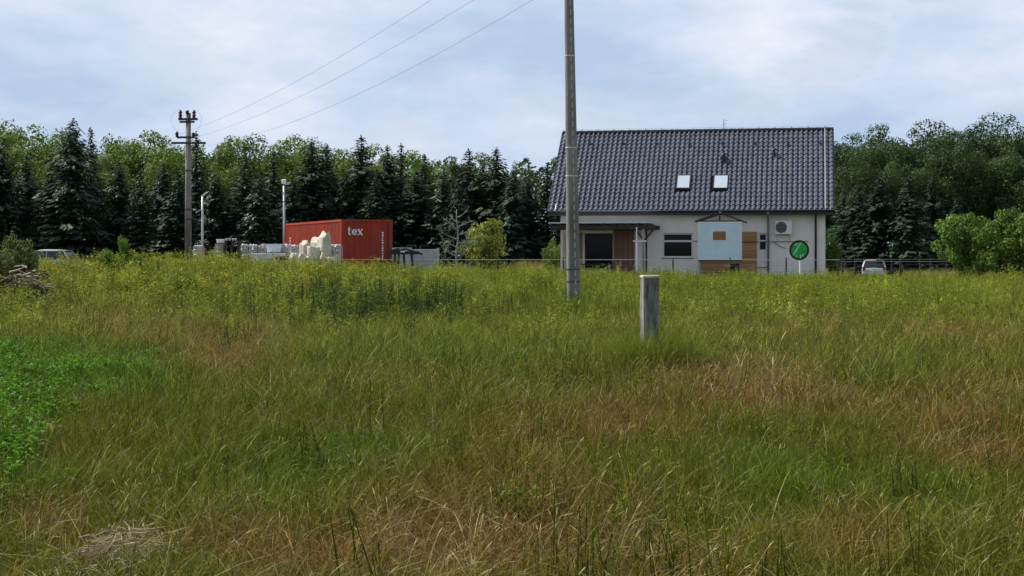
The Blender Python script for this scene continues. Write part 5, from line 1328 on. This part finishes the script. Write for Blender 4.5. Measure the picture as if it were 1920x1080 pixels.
# 6. yellow flowering weeds on the rise at the left
x, y = scatter(9000, 36, 62, .4); px, py = to_px(x, y); k = rg.random(len(x)) < (1 - sstep(560, 860, px + 60 * fnoise(x, y, 3, 20))) * sstep(36, 41, y); x, y = x[k], y[k]; n_ = len(x)
t = np.array([.20, .235, .034]) * rg.uniform(.7, 1.3, (n_, 1))
yv = [weedstems(51, 7, .2, .5, .82, .13, .02, 14, (.5, .04)), weedstems(52, 7, .2, .45, .78, .13, .022, 15, (.22, .035)), weedstems(53, 8, .2, .45, .8, .14, .024, 16, (.04, .03))]
stuff_field('flowering_weeds', 'tall yellow flowering weeds on the rise before the stone yard', 'weeds', M['weed'], yv, np.stack([x, y, ground(x, y)], 1), rg.uniform(0, 6.28, n_), .10, rg.uniform(.6, 1.15, n_) * (1 + .18 * fnoise(x, y, 1.8, 24)), np.where(fnoise(x, y, 3.5, 22) > .35, rg.integers(0, 2, n_), 2), t * (1 + .3 * fnoise(x, y, 1.6, 25))[:, None])
# 7. dark spiky weeds before the rise
x, y = scatter(7000, 24, 39, .2); px, py = to_px(x, y, .3)
dk = blob(px, py, (690, 560), (150, 28)) * 1.3 + .3 * blob(px, py, (830, 565), (70, 20)) + .45 * blob(px, py, (1040, 572), (90, 14)) + .35 * blob(px, py, (420, 540), (60, 14))
keep = rg.random(len(x)) < dk * 1.5 * np.clip(.7 + .5 * fnoise(x, y, 1.3, 61), .08, 1); x, y, px = x[keep], y[keep], px[keep]; n_ = len(x)
dkv = [weedstems(61, 4, .16, .45, 1.02, .10, .03, 30, lean=.06), weedstems(62, 3, .16, .4, .95, .09, .034, 28, lean=.06)]
stuff_field('spiky_dark_weeds', 'dark green spiky weeds massed in the middle of the field', 'weeds', M['weed'], dkv, np.stack([x, y, ground(x, y)], 1), rg.uniform(0, 6.28, n_), .05, rg.uniform(.7, 1.05, n_) * np.where(px > 880, .75, 1), rg.integers(0, 2, n_), DGREEN * rg.uniform(.6, 1.3, (n_, 1)))
# 8. dry yellow grass beyond the fence
x = rg.uniform(-44, 50, 9000); y = rg.uniform(71, 122, 9000); inside = (x > 1) & (x < 17.5) & (y > 70.5) & (y < 86); x, y = x[~inside], y[~inside]
cx_ = cpos.x; corr_ = (np.abs(x / y - 680 / F) < .018) & (y < 116); x, y = x[~corr_], y[~corr_]
inyard = (x > -17) & (x < -4.5) & (y > 70) & (y < 90); x, y = x[~inyard], y[~inyard]; n_ = len(x)
t = np.array([.33, .27, .085]) * rg.uniform(.75, 1.2, (n_, 1))
stuff_field('dry_field_grass', 'dry yellow grass standing beyond the fence', 'grass', M['grass'], [blades(71, 40, .5, .45, .85, .02, .18, .25, 2), blades(72, 40, .5, .4, .8, .022, .2, .3, 2)], np.stack([x, y, ground(x, y)], 1), rg.uniform(0, 6.28, n_), .05, rg.uniform(.8, 1.1, n_) * np.where(y < 100, .5, 1.0), rg.integers(0, 2, n_), t)
# bare patch and straw heap
D = 13.3; xs_ = (76 - 960) / F * D
mb = MB(); nsg, nrg = 22, 5
for j in range(nrg):
    f = 1 - j / nrg
    for k in range(nsg):
        a = 6.283 * k / nsg; rr_ = f * (1 + .22 * math.sin(3 * a + 1) + .12 * math.sin(7 * a + j))
        xx_, yy_ = xs_ + .36 * rr_ * math.cos(a), D + .6 * rr_ * math.sin(a); mb.v.append((xx_, yy_, gz(xx_, yy_) - .02 + .16 * (1 - f ** 1.6) + .02 * math.sin(5 * a + 2 * j)))
mb.v.append((xs_, D, gz(xs_, D) + .145))
for j in range(nrg - 1):
    for k in range(nsg): k2 = (k + 1) % nsg; mb.f.append((j*nsg+k, j*nsg+k2, (j+1)*nsg+k2, (j+1)*nsg+k))
for k in range(nsg): mb.f.append(((nrg-1)*nsg+k, (nrg-1)*nsg+(k + 1) % nsg, nrg*nsg))
tag(mb.build('sand_mound', M['sand'], None, True), 'small bare sandy mound beside the vivid green plants', 'mound', kind='structure')
D = (CAMZ - .15) / ((1030 - HZ) / F); xs_ = (222 - 960) / F * D; rs2 = random.Random(44)
sh = MB()
for k in range(320):
    c = Vector((xs_ + rs2.gauss(0, .16) + rs2.gauss(0, .05), D + rs2.gauss(0, .28), 0)); c.z = gz(c.x, c.y) + rs2.uniform(.10, .24) * math.exp(-((c.x - xs_) / .3) ** 2)
    a = rs2.gauss(.4, 1.1); l = rs2.uniform(.05, .20); d_ = Vector((math.cos(a), math.sin(a), rs2.uniform(-.45, .45))) * l / 2
    sh.tube([c - d_, c + Vector((rs2.uniform(-.02, .02), rs2.uniform(-.02, .02), rs2.uniform(-.01, .03))), c + d_], [.0016, .0024, .0012], 3)
so = sh.build('straw_heap', M['strawm']); tag(so, 'heap of pale cut straw lying flat in the foreground grass', 'straw', kind='stuff')
print('objects', len(bpy.data.objects))
